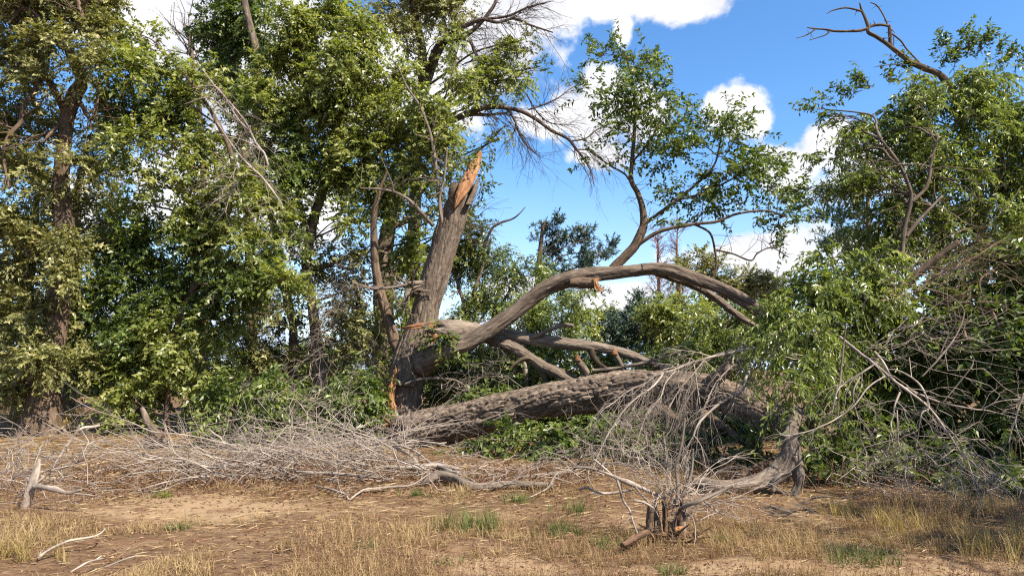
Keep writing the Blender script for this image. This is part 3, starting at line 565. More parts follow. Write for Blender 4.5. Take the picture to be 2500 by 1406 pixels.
# ------------------------------------------------------------------ the fallen trunk and its crown
FALL = [(978, 1064, 14.7, 41), (1000, 1059, 14.5, 44), (1040, 1049, 14.4, 44), (1120, 1029, 14.2, 41), (1200, 1007, 14.0, 38.5), (1300, 984, 13.8, 38.5), (1400, 968, 13.6, 39), (1500, 953, 13.4, 41.5), (1580, 949, 13.2, 43), (1660, 950, 13.0, 42), (1730, 957, 12.8, 39), (1790, 976, 12.6, 35), (1840, 1001, 12.4, 32), (1890, 1030, 12.2, 29), (1940, 1055, 12.0, 22), (2000, 1085, 11.8, 13), (2050, 1108, 11.6, 3)]
def fallen_tree():
    root = thing('fallen_tree', 'huge deeply furrowed trunk fallen across the clearing with its leafy crown down', 'tree', [*P(1000, 1059, 14.5)[:2], 0])
    mb = MB()
    def jag(T, U, top): return -(1 - sstep(0, 0.35, U)) * (0.10 * np.sin(T * 4 + 1) + 0.08 * np.sin(T * 9) + 0.06 * np.sin(T * 17))
    tr = limb(mb, px_path(FALL), amp=0.075, f=10, stretch=0.2, seed=33, side_len=0.014, smax=190, lump=0.07, jag=jag, step=0.06, twist=0.45); mb.build('trunk', M['bark_fallen'], root)
    mb = MB()
    for k in range(90):
        a = P(rng.uniform(940, 1012), rng.uniform(1030, 1098), rng.uniform(14.0, 17.0)); a[2] = max(a[2], .03); d = unit(np.array([rng.uniform(-1, .6), rng.uniform(-.6, .3), rng.uniform(-.2, .8)])); l = rng.uniform(.12, .4); w = rng.uniform(.012, .045)
        limb(mb, np.array([[*a, w], [*(a + d * l * .5), w * .8], [*(a + d * l), w * .15]]), side_len=.02, smin=5, smax=7, lump=.5, seed=k)
    tag(mb.build('torn_fibre', M['rot'], root), kind='stuff')
    # knot and broken stub
    mb = MB(); limb(mb, px_path([(1710, 955, 12.8, 20), (1745, 925, 12.5, 16), (1768, 905, 12.4, 14), (1782, 896, 12.3, 13)]), amp=0.02, f=13, seed=41, side_len=.016, jag=lambda T, U, t: sstep(t - .12, t, U) * .07 * np.sin(T * 3)); mb.build('broken_stub', M['bark'], root)
    for pts in ([(1600, 985, 13.1, 14), (1655, 1035, 12.4, 13), (1700, 1095, 11.6, 12), (1722, 1140, 11.0, 11), (1732, 1172, 10.6, 9)], [(1660, 985, 12.9, 12), (1720, 1010, 12.6, 11), (1790, 1060, 12.2, 9), (1860, 1110, 11.9, 8)],
                [(1460, 990, 13.5, 8), (1475, 1040, 13.3, 6), (1465, 1085, 13.2, 5)],
                [(1960, 1080, 11.9, 14), (2060, 860, 11.0, 13), (2140, 760, 10.8, 11), (2250, 660, 10.6, 9), (2340, 590, 10.4, 6)], [(2040, 880, 11.2, 20), (2120, 855, 11.0, 18), (2230, 830, 10.8, 14), (2360, 830, 10.6, 10), (2480, 845, 10.5, 6)],
                [(2000, 1080, 11.8, 12), (2150, 1050, 11.2, 9), (2330, 1050, 10.8, 7), (2480, 1080, 10.4, 5)]):
        mb = MB(); limb(mb, px_path(pts), amp=.016, f=13, seed=rng.integers(80), side_len=.026, smax=50); mb.build('limb', M['bark_dark'], root)
    hub = px_path([(1960, 1080, 11.9, 18), (2060, 860, 10.6, 18), (2140, 760, 10.2, 15), (2250, 660, 10, 12), (2340, 590, 9.9, 8), (2230, 830, 10.1, 21), (2360, 830, 10, 16), (2480, 845, 9.9, 10), (2150, 1050, 11, 14), (2330, 1050, 10, 11), (2480, 1080, 9.6, 8)])
    hub = spline(hub, 0.3)
    Yc = 10.3
    front = [(1960, 690, 60, 44, .8, .6), (2030, 650, 62, 44, .9, .5), (2110, 640, 66, 46, .9, .3), (1990, 745, 80, 50, 1, .3), (2080, 720, 80, 50, 1, 0), (1920, 770, 55, 40, .9, .6), (1960, 810, 70, 44, 1, .3), (2050, 790, 66, 50, 1, 0), (2180, 700, 60, 40, .8, .3)]
    clumps(root, [(*c, 'pale') for c in front], Yc, 'pale', hub, 0.95, 0.8, 'bark', 1.3)
    hang = [(1930, 800, 52, 44, 1, -.2), (1985, 810, 56, 50, 1, -.3), (1950, 870, 55, 40, 1, -.6), (2010, 880, 50, 44, .9, 0), (1938, 935, 36, 26, 1.1, -1.0), (1975, 930, 30, 24, .9, -.8), (1905, 925, 26, 26, .9, -.8), (2070, 820, 50, 50, .9, .2), (1885, 850, 30, 40, .6, .3)]
    clumps(root, [(*c, 'hang') for c in hang], 10.0, 'hang', None, 0.9, 0.8, 'bark')
    back = [(2160, 800, 80, 60, .7, .9), (2270, 770, 90, 60, .8, .9), (2370, 700, 80, 70, .9, .6), (2460, 640, 70, 80, 1, .3), (2440, 780, 90, 80, 1, .2), (2480, 900, 80, 90, 1, 0), (2380, 900, 90, 80, 1, .4), (2270, 920, 90, 70, .9, .8), (2160, 940, 70, 60, .8, 1.2), (2100, 1000, 60, 50, .7, 1.4), (2220, 1020, 90, 60, 1, 1.1), (2340, 1010, 90, 70, 1, .6), (2450, 1030, 90, 80, 1, .2), (2160, 1110, 90, 60, 1.1, 1.4), (2290, 1110, 90, 60, 1.1, .9), (2420, 1140, 100, 70, 1.1, .4), (2510, 1100, 80, 100, 1, .2), (2540, 760, 80, 120, 1, .3), (2560, 950, 70, 120, 1, 0), (2480, 1190, 70, 50, 1, -.6), (2350, 1190, 70, 40, 1, .2)]
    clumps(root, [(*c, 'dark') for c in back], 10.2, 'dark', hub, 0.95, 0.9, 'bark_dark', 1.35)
    # leafy boughs lying under and behind the trunk
    low = [(1190, 1085, 90, 50, 1.1, 2.3), (1290, 1070, 90, 60, 1.1, 2.1), (1390, 1050, 80, 50, 1, 1.7), (1150, 1115, 50, 30, 1, 1.6), (1240, 1110, 70, 34, 1, 1.2), (1330, 1110, 60, 34, 1, .9), (1420, 1090, 60, 40, 1, .9), (1500, 1050, 70, 50, .8, .4), (1580, 1040, 70, 60, .9, .6), (1690, 1080, 80, 60, 1, .8), (1800, 1080, 80, 50, 1, .5), (1620, 1120, 80, 40, .9, .3), (1860, 1060, 60, 60, 1, .6)]
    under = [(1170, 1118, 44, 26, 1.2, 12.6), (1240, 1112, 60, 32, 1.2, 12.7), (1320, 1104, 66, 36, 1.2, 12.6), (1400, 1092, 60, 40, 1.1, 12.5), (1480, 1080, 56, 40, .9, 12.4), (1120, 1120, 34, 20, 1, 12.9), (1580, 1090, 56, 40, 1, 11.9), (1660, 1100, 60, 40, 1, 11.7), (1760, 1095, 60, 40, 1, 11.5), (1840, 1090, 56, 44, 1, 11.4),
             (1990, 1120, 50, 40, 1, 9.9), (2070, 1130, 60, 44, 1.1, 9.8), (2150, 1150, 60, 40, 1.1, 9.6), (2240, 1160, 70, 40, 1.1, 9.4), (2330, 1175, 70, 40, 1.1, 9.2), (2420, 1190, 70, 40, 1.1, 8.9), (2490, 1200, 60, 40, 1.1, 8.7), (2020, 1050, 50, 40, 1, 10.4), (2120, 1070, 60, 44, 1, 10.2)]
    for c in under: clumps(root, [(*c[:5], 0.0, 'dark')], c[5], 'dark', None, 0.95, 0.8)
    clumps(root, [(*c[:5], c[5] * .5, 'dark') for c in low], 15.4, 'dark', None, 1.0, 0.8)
fallen_tree()

# ------------------------------------------------------------------ standing trees
def tree(name, label, cat, trunk_px, cl, Y, style, limbs=(), scale=1.0, bark='bark_dark', amp=0.02, group=None, dens=1.0, depth=0.8, f=9):
    rows = px_path(trunk_px); b = rows[0].copy(); root = thing(name, label, cat, [b[0], b[1], 0], group)
    rows[0, 2] = min(rows[0, 2], gz(b[0], b[1]) - 0.08)
    def flare(T, U): return np.exp(-U / 0.3) * (0.15 + 0.18 * np.cos(T * 5 + 0.5))
    mb = MB(); q = limb(mb, rows, amp=amp, f=f, seed=rng.integers(200), side_len=max(0.02, 0.0018 * Y) if trunk_px[0][3] > 40 else max(.034, .0026 * Y), smax=90, lump=0.09, flare=flare if amp > 0.01 else None); mb.build('trunk', M[bark], root)
    allq = [q]
    for pts in limbs:
        mb = MB(); lq = limb(mb, px_path(pts), amp=amp * 0.4, f=14, seed=rng.integers(200), side_len=0.034, lump=0.1)
        k = rng.integers(len(lq) // 3, len(lq), 10); grow(mb, lq[k, :3], unit(rng.normal(size=(10, 3)) + np.array([0, 0, .2])), rng.uniform(.4, 1.2, 10), lq[k, 3] * .5, 1, 4, .5, .6, .1, .1)
        mb.build('limb', M[bark], root); allq.append(lq)
    clumps(root, cl, Y, style, np.concatenate(allq), scale, depth, bark, dens)
    return root
tree('elm_tree', 'tall dark trunked tree with olive leaves at the edge of the clearing', 'tree',
     [(95, 1068, 16.4, 56), (100, 1020, 16.4, 43), (107, 960, 16.4, 38), (115, 900, 16.4, 34), (130, 820, 16.4, 31), (142, 740, 16.4, 28), (151, 650, 16.4, 26), (156, 560, 16.4, 24), (150, 490, 16.4, 22), (149, 430, 16.4, 19), (157, 340, 16.4, 16), (165, 285, 16.4, 16), (182, 232, 16.4, 17), (200, 195, 16.4, 14), (172, 130, 16.4, 11.5), (156, 75, 16.4, 11), (135, 0, 16.4, 10), (120, -60, 16.4, 7)],
     [(50, 60, 90, 60), (200, 30, 70, 50), (120, 120, 60, 50, .8), (230, 90, 50, 50, .8), (40, 160, 70, 50), (110, 200, 60, 40, .7), (30, 260, 50, 40, .7), (90, 310, 60, 40, .7), (220, 170, 40, 40, .8), (40, 400, 50, 50, .7), (100, 470, 50, 40, .6), (190, 400, 40, 40, .7), (30, 540, 60, 50, .9), (190, 500, 40, 40, .7), (100, 600, 60, 40, .8, -.5), (40, 660, 70, 50), (180, 600, 50, 40, .7, -.6), (150, 680, 50, 36, .8, -.8), (60, 770, 80, 50), (180, 780, 40, 40, .8, .6), (50, 860, 80, 44), (120, 880, 60, 32, 1, -.8), (185, 890, 36, 30, .9), (10, 930, 50, 50, .9), (-40, 300, 60, 120), (-40, 600, 60, 120), (60, -40, 120, 60), (210, -50, 100, 60)],
     16.4, 'olive', limbs=[[(160, 275, 16.4, 9), (142, 240, 16.2, 8), (125, 205, 16, 7), (105, 190, 15.9, 6), (80, 230, 15.8, 6), (58, 262, 15.7, 6), (50, 300, 15.7, 5.5), (20, 335, 15.6, 5), (10, 390, 15.6, 4), (22, 460, 15.6, 2)], [(165, 90, 16.4, 8), (180, 70, 16.2, 7), (200, 50, 16, 6), (192, 10, 16, 5), (180, -40, 16, 3)], [(150, 300, 16.4, 7), (130, 320, 16.1, 5), (100, 350, 15.9, 3)], [(190, 240, 16.4, 6), (225, 290, 16.2, 5), (245, 200, 16.2, 3)], [(40, 50, 16, 5), (60, 0, 16, 4), (75, -40, 16, 3)], [(150, 120, 16.4, 7), (110, 60, 16, 5), (60, 20, 15.8, 4), (20, 60, 15.7, 3)]], amp=0.035, dens=1.15)
tree('elm_tree', 'narrow dark trunk standing close behind the tall olive leaved tree', 'tree', [(45, 1055, 18.4, 26), (55, 980, 18.4, 22), (63, 900, 18.4, 20), (70, 800, 18.4, 17), (66, 700, 18.4, 14), (80, 600, 18.4, 10), (90, 480, 18.4, 6)],
     [(20, 700, 60, 60), (110, 560, 60, 60, .8), (90, 420, 60, 60, .7), (230, 560, 50, 60, .6), (220, 700, 50, 60, .7), (-10, 820, 70, 60), (230, 830, 50, 50, .8)], 18.4, 'olive', amp=0.02)
tree('elm_tree', 'pale twin trunk half hidden behind the tall olive leaved tree', 'tree', [(165, 1050, 19, 16), (172, 900, 19, 14), (178, 760, 19, 13), (184, 640, 19, 12), (187, 560, 19, 11), (190, 470, 19, 9), (220, 330, 19, 5)],
     [(250, 300, 60, 60, .6), (240, 420, 60, 60, .6), (270, 540, 60, 60, .6)], 19, 'olive', bark='bark')
tree('elm_tree', 'bushy bright green elm hung with broken pale twigs', 'tree', [(407, 1045, 17, 7), (408, 985, 17, 7), (415, 900, 17, 9), (440, 780, 17, 9), (500, 650, 17, 9), (555, 520, 17, 8), (570, 400, 17, 7), (520, 280, 17, 5), (450, 180, 17, 3)],
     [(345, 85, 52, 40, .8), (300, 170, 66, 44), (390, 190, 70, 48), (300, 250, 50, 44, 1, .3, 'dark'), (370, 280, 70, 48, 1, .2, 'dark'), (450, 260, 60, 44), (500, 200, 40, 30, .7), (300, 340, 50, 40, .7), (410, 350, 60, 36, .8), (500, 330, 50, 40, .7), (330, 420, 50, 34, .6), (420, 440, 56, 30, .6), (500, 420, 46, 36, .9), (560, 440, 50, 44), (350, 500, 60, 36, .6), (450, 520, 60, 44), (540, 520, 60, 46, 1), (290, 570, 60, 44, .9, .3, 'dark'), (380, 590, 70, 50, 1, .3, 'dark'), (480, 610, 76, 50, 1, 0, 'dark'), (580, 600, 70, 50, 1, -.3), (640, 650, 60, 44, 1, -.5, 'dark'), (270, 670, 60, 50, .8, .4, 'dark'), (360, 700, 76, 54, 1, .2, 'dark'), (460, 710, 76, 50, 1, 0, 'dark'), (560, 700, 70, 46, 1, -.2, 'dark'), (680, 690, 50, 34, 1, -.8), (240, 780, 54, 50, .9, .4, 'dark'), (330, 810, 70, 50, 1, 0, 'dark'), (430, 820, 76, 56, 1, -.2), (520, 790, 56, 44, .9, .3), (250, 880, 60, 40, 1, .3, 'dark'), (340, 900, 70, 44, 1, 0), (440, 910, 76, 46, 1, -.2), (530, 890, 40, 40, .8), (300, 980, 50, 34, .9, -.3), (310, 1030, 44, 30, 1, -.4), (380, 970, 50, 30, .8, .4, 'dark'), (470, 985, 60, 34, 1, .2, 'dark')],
     17, 'elm', dens=1.05)
tree('elm_tree', 'large sunlit green elm spreading beside the broken trunk', 'tree', [(785, 1050, 18.8, 16), (783, 930, 18.8, 15), (772, 830, 18.8, 13), (763, 750, 18.8, 12), (748, 650, 18.8, 12), (765, 540, 18.8, 12), (800, 430, 18.8, 11), (820, 320, 18.8, 9), (840, 200, 18.8, 7), (850, 80, 18.8, 5), (840, -20, 18.8, 3)],
     [(700, 40, 56, 44), (790, 30, 70, 46), (870, 70, 70, 44), (740, 110, 76, 46), (840, 140, 80, 48), (690, 180, 66, 48), (780, 200, 80, 50), (890, 210, 76, 46, 1), (970, 190, 60, 40, .8), (660, 260, 60, 44, 1, 0, 'dark'), (740, 290, 76, 48), (840, 290, 80, 48), (930, 290, 66, 44), (1010, 250, 60, 40, .8), (680, 350, 66, 44, 1, 0, 'dark'), (770, 380, 80, 46), (870, 380, 80, 46), (960, 370, 70, 44), (1040, 330, 56, 44), (1090, 290, 46, 44, .9), (1100, 370, 44, 40, .8), (620, 430, 60, 40, 1, -.4), (700, 440, 70, 44, 1, -.3, 'dark'), (790, 460, 80, 40), (880, 460, 76, 40, .9), (970, 450, 66, 36, .9), (1040, 410, 46, 40, .8), (640, 520, 66, 44, 1, -.8), (730, 530, 60, 36, .8), (690, 600, 60, 44, .9, -.6, 'dark'), (850, 540, 56, 34, .5), (1130, 190, 40, 34, .8), (1120, 110, 30, 30, .5), (600, 330, 46, 40, .6), (620, 240, 44, 40, .7), (960, 520, 50, 26, .5), (1000, 590, 40, 40, .7, 1), (1010, 660, 40, 40, .6, 1)],
     18.4, 'elm', limbs=[[(800, 430, 18.8, 7), (880, 400, 18.5, 6), (960, 350, 18.4, 5), (1030, 290, 18.3, 4), (1080, 260, 18.2, 3)], [(820, 320, 18.8, 6), (740, 240, 18.5, 5), (690, 160, 18.4, 3)]], bark='bark', dens=1.05)
tree('elm_tree', 'twiggy half bare elm full of tan dead sprigs between the green ones', 'tree', [(700, 1050, 19.5, 12), (712, 930, 19.5, 11), (715, 800, 19.5, 10), (690, 680, 19.5, 9), (670, 560, 19.5, 8), (640, 420, 19.5, 7), (625, 260, 19.5, 9), (628, 140, 19.5, 9), (600, 20, 19.5, 8), (590, -60, 19.5, 6)],
     [(640, 770, 60, 50, .8, -1), (720, 770, 60, 44, .5), (820, 700, 66, 60, .5), (880, 640, 46, 46, .6), (760, 640, 60, 50, .5), (880, 770, 60, 60, .6), (820, 820, 60, 50, .5), (640, 860, 60, 50, .8), (580, 850, 50, 50, .7), (750, 880, 60, 40, .6), (900, 860, 40, 50, .5)], 19.3, 'olive', bark='bark', dens=1.1)
tree('cypress_tree', 'dense dark green crown rising above the other trees beside a bare trunk', 'tree', [(620, 1040, 24, 12), (612, 700, 24, 12), (600, 400, 24, 12), (575, 200, 24, 10), (560, 60, 24, 6), (555, -60, 24, 4)],
     [(520, 60, 40, 44, 1.2), (570, 40, 50, 44, 1.2), (545, 110, 56, 40, 1.2), (600, 100, 44, 46, 1.2), (530, 170, 40, 40, 1.1), (580, 190, 44, 40, 1.1), (600, 250, 40, 40, 1), (640, 40, 30, 60, .9), (570, -40, 70, 50, 1.1)], 24, 'dark', scale=1.2)
tree('bush', 'glossy leafy sprouts crowding the foot of the broken tree', 'bush', [(850, 1085, 15.6, 5), (845, 1030, 15.6, 4), (850, 980, 15.6, 3), (860, 920, 15.6, 2)],
     [(800, 960, 56, 40, 1, -.2), (860, 940, 44, 44), (890, 1000, 44, 44), (830, 1030, 56, 40), (760, 1010, 50, 40), (900, 1060, 36, 26), (780, 1070, 44, 26, .9), (690, 990, 60, 40, 1, .6), (640, 960, 56, 44, 1, .6), (720, 1050, 44, 26, 1), (870, 910, 24, 30), (940, 1040, 20, 16, .6, -.3)], 15.6, 'dark', scale=1.1, bark='twig', amp=0.0)
tree('bush', 'drooping dark leafy boughs hanging to the ground behind the brush pile', 'bush', [(575, 1100, 14.2, 6), (570, 1040, 14.2, 5), (580, 980, 14.2, 4), (600, 920, 14.2, 2)],
     [(560, 990, 60, 44), (530, 1050, 44, 40), (590, 1060, 50, 34), (630, 1020, 44, 40), (520, 1085, 26, 22), (610, 940, 50, 36, .9)], 14.2, 'dark', scale=1.05, bark='twig', amp=0.0)
tree('elm_tree', 'forked brown trunk showing between leaves behind the broken tree', 'tree', [(940, 1045, 21.5, 26), (938, 850, 21.5, 24), (936, 720, 21.5, 23), (934, 640, 21.5, 22), (944, 580, 21.5, 19), (958, 520, 21.5, 16), (985, 430, 21.5, 12), (1020, 330, 21.5, 9), (1010, 200, 21.5, 7)],
     [(920, 820, 50, 60, .6), (960, 900, 50, 50, .5), (1080, 620, 50, 60, .7), (1130, 560, 40, 60, .7), (990, 760, 40, 60, .6), (900, 500, 50, 30, .5), (1090, 480, 40, 60, .5)], 21.5, 'elm', limbs=[[(938, 730, 21.4, 16), (960, 680, 21.4, 15), (980, 640, 21.4, 13), (1005, 590, 21.5, 9), (1020, 540, 21.5, 6)], [(945, 560, 21.5, 8), (1000, 535, 21.2, 7), (1050, 520, 21, 5)]], bark='bark', amp=.03)

# tall half-dead tree behind with bare drooping limbs
def bare_tree():
    Y = 21.0
    root = tree('bare_elm', 'tall half dead elm reaching bare drooping limbs across the clouds', 'tree', [(1000, 1040, 23, 20), (1005, 800, 23, 18), (1010, 600, 23, 16), (1015, 420, 22.6, 14), (1020, 300, 22, 13), (1030, 210, 21.6, 12), (1030, 120, 21.4, 11), (1010, 30, 21.3, 9), (1000, -60, 21, 7)],
         [(1010, 20, 60, 44, .8), (1085, 25, 56, 40, .8), (990, 90, 50, 40, .7), (940, 30, 50, 40, .7), (1100, 80, 40, 26, .5), (1060, -40, 90, 40, .8), (1130, 20, 40, 30, .5), (1060, 140, 40, 26, .4), (1230, 140, 44, 32, .8, -.5, 'elm'), (1200, 190, 50, 34, .9, -.5, 'elm'), (1260, 190, 40, 26, .7, -.5, 'elm'), (1310, 165, 26, 14, .7, -.5, 'arch'), (1270, 100, 34, 22, .7, -.4), (1170, 230, 40, 26, .8, -.5, 'elm'), (1230, 310, 16, 10, .6, -.5, 'elm'), (1195, 350, 22, 12, .7, -.5, 'elm')], Y, 'olive', bark='bark_dark', amp=.02)
    Y = 20.3
    L = [[(1030, 230, 21.6, 10), (1060, 110 + 20, 21, 11), (1100, 85, 20.6, 9), (1140, 62, 20.4, 8), (1175, 48, 20.3, 6.5), (1215, 55, 20.2, 5), (1255, 46, 20.2, 4.5), (1295, 62, 20.2, 3.5), (1350, 80, 20.2, 2)],
         [(1030, 240, 21.6, 10), (1080, 112, 20.9, 10), (1120, 95, 20.6, 9), (1160, 70, 20.4, 7), (1195, 30, 20.3, 6), (1212, 0, 20.3, 5), (1222, -50, 20.3, 4)],
         [(1100, 92, 20.6, 7), (1145, 100, 20.4, 6), (1160, 130, 20.4, 5), (1176, 148, 20.4, 3)],
         [(1175, 48, 20.3, 5), (1240, 40, 20.2, 4), (1285, 20, 20.2, 3), (1340, 5, 20.2, 1.6)],
         [(1020, 330, 22, 12), (1090, 300, 21, 11), (1150, 275, 20.5, 9.5), (1190, 262, 20.3, 8.5), (1235, 263, 20.3, 7.5), (1275, 273, 20.3, 6.5), (1310, 292, 20.3, 6), (1345, 318, 20.3, 5.5), (1385, 338, 20.3, 5), (1402, 358, 20.3, 4.3), (1425, 388, 20.3, 3.5), (1443, 420, 20.3, 2.2), (1450, 450, 20.3, 1.4)],
         [(1150, 280, 20.5, 6), (1200, 280, 20.4, 4.5), (1240, 275, 20.3, 3.5)], [(1235, 263, 20.3, 4.5), (1255, 290, 20.3, 4), (1265, 320, 20.3, 3.5), (1285, 355, 20.3, 2.5), (1320, 385, 20.3, 1.5)],
         [(1265, 215, 20.3, 3), (1285, 230, 20.3, 3), (1303, 262, 20.3, 3), (1325, 288, 20.3, 2.5), (1350, 302, 20.3, 2), (1400, 305, 20.3, 1.2)], [(1290, 268, 20.3, 3), (1330, 255, 20.3, 2.6), (1365, 238, 20.3, 2), (1395, 215, 20.3, 1)],
         [(1395, 345, 20.3, 3), (1430, 338, 20.3, 2.5), (1460, 315, 20.3, 2), (1500, 300, 20.3, 1)], [(1402, 365, 20.3, 2.5), (1440, 368, 20.3, 2), (1475, 390, 20.3, 1.2)]]
    allq = []
    for pts in L:
        mb = MB(); pts = [(a_, b_, c_, d_ * .78) for a_, b_, c_, d_ in pts]; q = limb(mb, px_path(pts), amp=0.008, f=15, seed=rng.integers(99), side_len=.03, smin=6, lump=.1); n = int(len(q) * .5) + 6
        k = rng.integers(len(q) // 4, len(q), min(n, 34)); tg = unit(np.gradient(q[:, :3], axis=0))[k]
        di = unit(tg * .8 + rng.normal(size=(len(k), 3)) * .6 + np.array([.2, 0, -.25 if pts[0][1] > 200 else 0.15]))
        grow(mb, q[k, :3], di, rng.uniform(.35, 1.3, len(k)), np.clip(q[k, 3] * .42, .003, .012), 2, 4, .5, .5, .22 if pts[0][1] > 200 else .05, .12, taper=.4)
        mb.build('dead_limb', M['twig_dark'], root)
    mb = MB(); c = P(1170, 530, 21); n = 26
    grow(mb, np.repeat(P(1110, 560, 21)[None], n, 0) + rng.normal(size=(n, 3)) * .2, unit(np.stack([rng.uniform(.4, 1, n), rng.normal(size=n) * .3, rng.uniform(-.4, .9, n)], 1)), rng.uniform(.7, 1.7, n), np.full(n, .009), 2, 4, .5, .5, .1, .12)
    mb.build('dead_limb', M['twig_dark'], root)
    mb = MB(); q = limb(mb, px_path([(1180, 605, 19, 4), (1200, 560, 19, 3.2), (1220, 545, 19, 2.8), (1250, 535, 19, 2.2), (1268, 522, 19, 1.6), (1283, 505, 19, 1)]), side_len=.02, smin=6); mb.build('dead_limb', M['twig_dark'], root)
bare_tree()
def bare_top():
    root = thing('dead_tree', 'bare black twigged treetop against the grey cloud', 'tree', [*P(470, 1040, 27)[:2], 0]); mb = MB()
    q = limb(mb, px_path([(500, 1045, 27, 9), (500, 700, 27, 8), (495, 400, 27, 7), (485, 250, 27, 6), (470, 150, 27, 5), (465, 80, 27, 3)]), side_len=.05, smin=7); mb.build('trunk', M['bark_dark'], root)
    mb = MB(); e = [(385, 20), (400, 60), (420, 95), (430, 0), (450, -30), (470, 10), (480, -30), (400, 110), (440, 40)]
    s0 = np.repeat(P(475, 140, 27)[None], len(e), 0) + rng.normal(size=(len(e), 3)) * .2; t = np.array([P(a, b, 27) for a, b in e]); v = t - s0
    grow(mb, s0, unit(v), np.linalg.norm(v, axis=1), np.full(len(e), .035), 2, 5, .42, .55, .0, .1, taper=.3); mb.build('limb', M['twig_dark'], root)
bare_top()
# unseen elm added beside the camera to shade the right of the clearing
def added_shade_tree():
    base = np.array([12.5, 1.5, 0]); root = thing('elm_tree', 'tall elm added out of view beside the camera to shade the foreground', 'tree', base)
    mb = MB(); q = limb(mb, np.array([[12.5, 1.5, -.1, .42], [12.4, 1.6, 1.5, .34], [12, 2.2, 4, .28], [11.4, 2.9, 7, .2], [11, 3.3, 9.5, .1]]), amp=.03, f=9, side_len=.05, smin=12); mb.build('trunk', M['bark'], root)
    for x, y, z, r, d in ((7.6, 3.2, 5.6, 1.2, 1), (9.2, 3.6, 6.2, 1.4, 1), (8.2, 1.8, 7.2, 1.3, 1), (10.6, 4.6, 6.0, 1.5, 1), (11.6, 3.2, 7.4, 1.4, 1), (9.6, 1.2, 8.4, 1.4, 1), (12.4, 5.6, 5.2, 1.4, 1), (6.9, 2.2, 6.6, .9, .7), (8.6, 4.6, 5.0, .9, .8), (11.4, 1.2, 6.6, 1.3, 1), (13.2, 4.2, 6.6, 1.4, 1)):
        c = np.array([x + 1.0, y + .6, z]); k = int(np.argmin(np.linalg.norm(q[:, :3] - c + np.array([0, 0, 1.2]), axis=1))); st = STY['elm']
        bough(root, c, np.array([r, r, r * .7]), q[k, :3], 'elm', int(math.pi * r * r * .8 / (.5 * (st['L'] * 1.5) ** 2 * st['w'] * .62) * (.5 if y < 3 else .95) * d), 1.5)
added_shade_tree()
# background right of the broken trunk
tree('elm_sapling', 'slender pale stemmed elm with sparse leaves behind the arching limb', 'tree', [(1135, 1010, 22, 7), (1130, 850, 22, 6), (1145, 760, 22, 6), (1165, 690, 22, 5), (1190, 620, 22, 4), (1200, 580, 22, 2)],
     [(1160, 570, 40, 40, .7), (1130, 640, 44, 44, .9), (1190, 640, 36, 40, .7), (1220, 620, 26, 26, .5), (1260, 640, 36, 26, .5), (1170, 720, 50, 40, .8), (1240, 700, 44, 34, .5), (1290, 660, 26, 40, .5), (1130, 790, 50, 40, .8), (1210, 760, 44, 34, .7), (1320, 670, 20, 50, .6)], 22, 'pale', limbs=[[(1145, 780, 22, 5), (1120, 700, 22, 4), (1100, 640, 22, 3)], [(1130, 850, 22, 5), (1200, 780, 22, 4), (1250, 700, 22, 3)]], bark='bark_grey', amp=.004)
tree('conifer', 'ragged blue green conifer standing behind the arching limb', 'conifer', [(1295, 1000, 32, 8), (1303, 800, 32, 8), (1310, 700, 32, 7), (1318, 620, 32, 6), (1325, 560, 32, 4), (1333, 538, 32, 2)],
     [(1335, 548, 26, 12), (1362, 540, 18, 10), (1330, 590, 30, 14), (1372, 578, 22, 12), (1425, 565, 26, 16), (1400, 590, 34, 12), (1440, 580, 16, 10), (1350, 620, 36, 16), (1420, 625, 36, 12), (1470, 615, 26, 14), (1495, 605, 14, 12), (1345, 655, 40, 14), (1410, 650, 40, 10), (1455, 640, 26, 10), (1330, 690, 34, 14), (1400, 685, 36, 12), (1460, 700, 30, 10), (1390, 720, 40, 16)], 32, 'needle', scale=1.25, bark='bark_dark', amp=.006)
for (px, top, base, lab, seed) in ((1608, 560, 800, 'reddish bare tree with a straight trunk behind the arching limb', 0), (1655, 540, 790, 'fuzzy reddish bare tree farther from the conifer', 1)):
    Y = 33 + seed * 3; root = thing('bare_tree', lab, 'tree', [*P(px, base, Y)[:2], 0]); mb = MB(); rows = px_path([(px + 3, 990, Y, 6), (px + 2, base, Y, 5), (px, 680, Y, 4), (px - 2, 620, Y, 2.6), (px - 1, top, Y, 1)]); q = limb(mb, rows, side_len=.05, smin=7); mb.build('trunk', M['red_twig'], root)
    mb = MB(); n = 60; k = rng.integers(int(len(q) * .45), len(q) - 1, n); a = rng.uniform(0, 6.28, n); di = unit(np.stack([np.cos(a), np.sin(a), rng.uniform(.6, 1.6, n)], 1)); ll = (1.6 - 1.1 * (k - len(q) * .45) / (len(q) * .55)) * rng.uniform(.6, 1.1, n)
    grow(mb, q[k, :3], di, ll, np.full(n, .02), 2, 6, .5, .5, .05, .1, taper=.4); mb.build('crown', M['red_twig'], root)
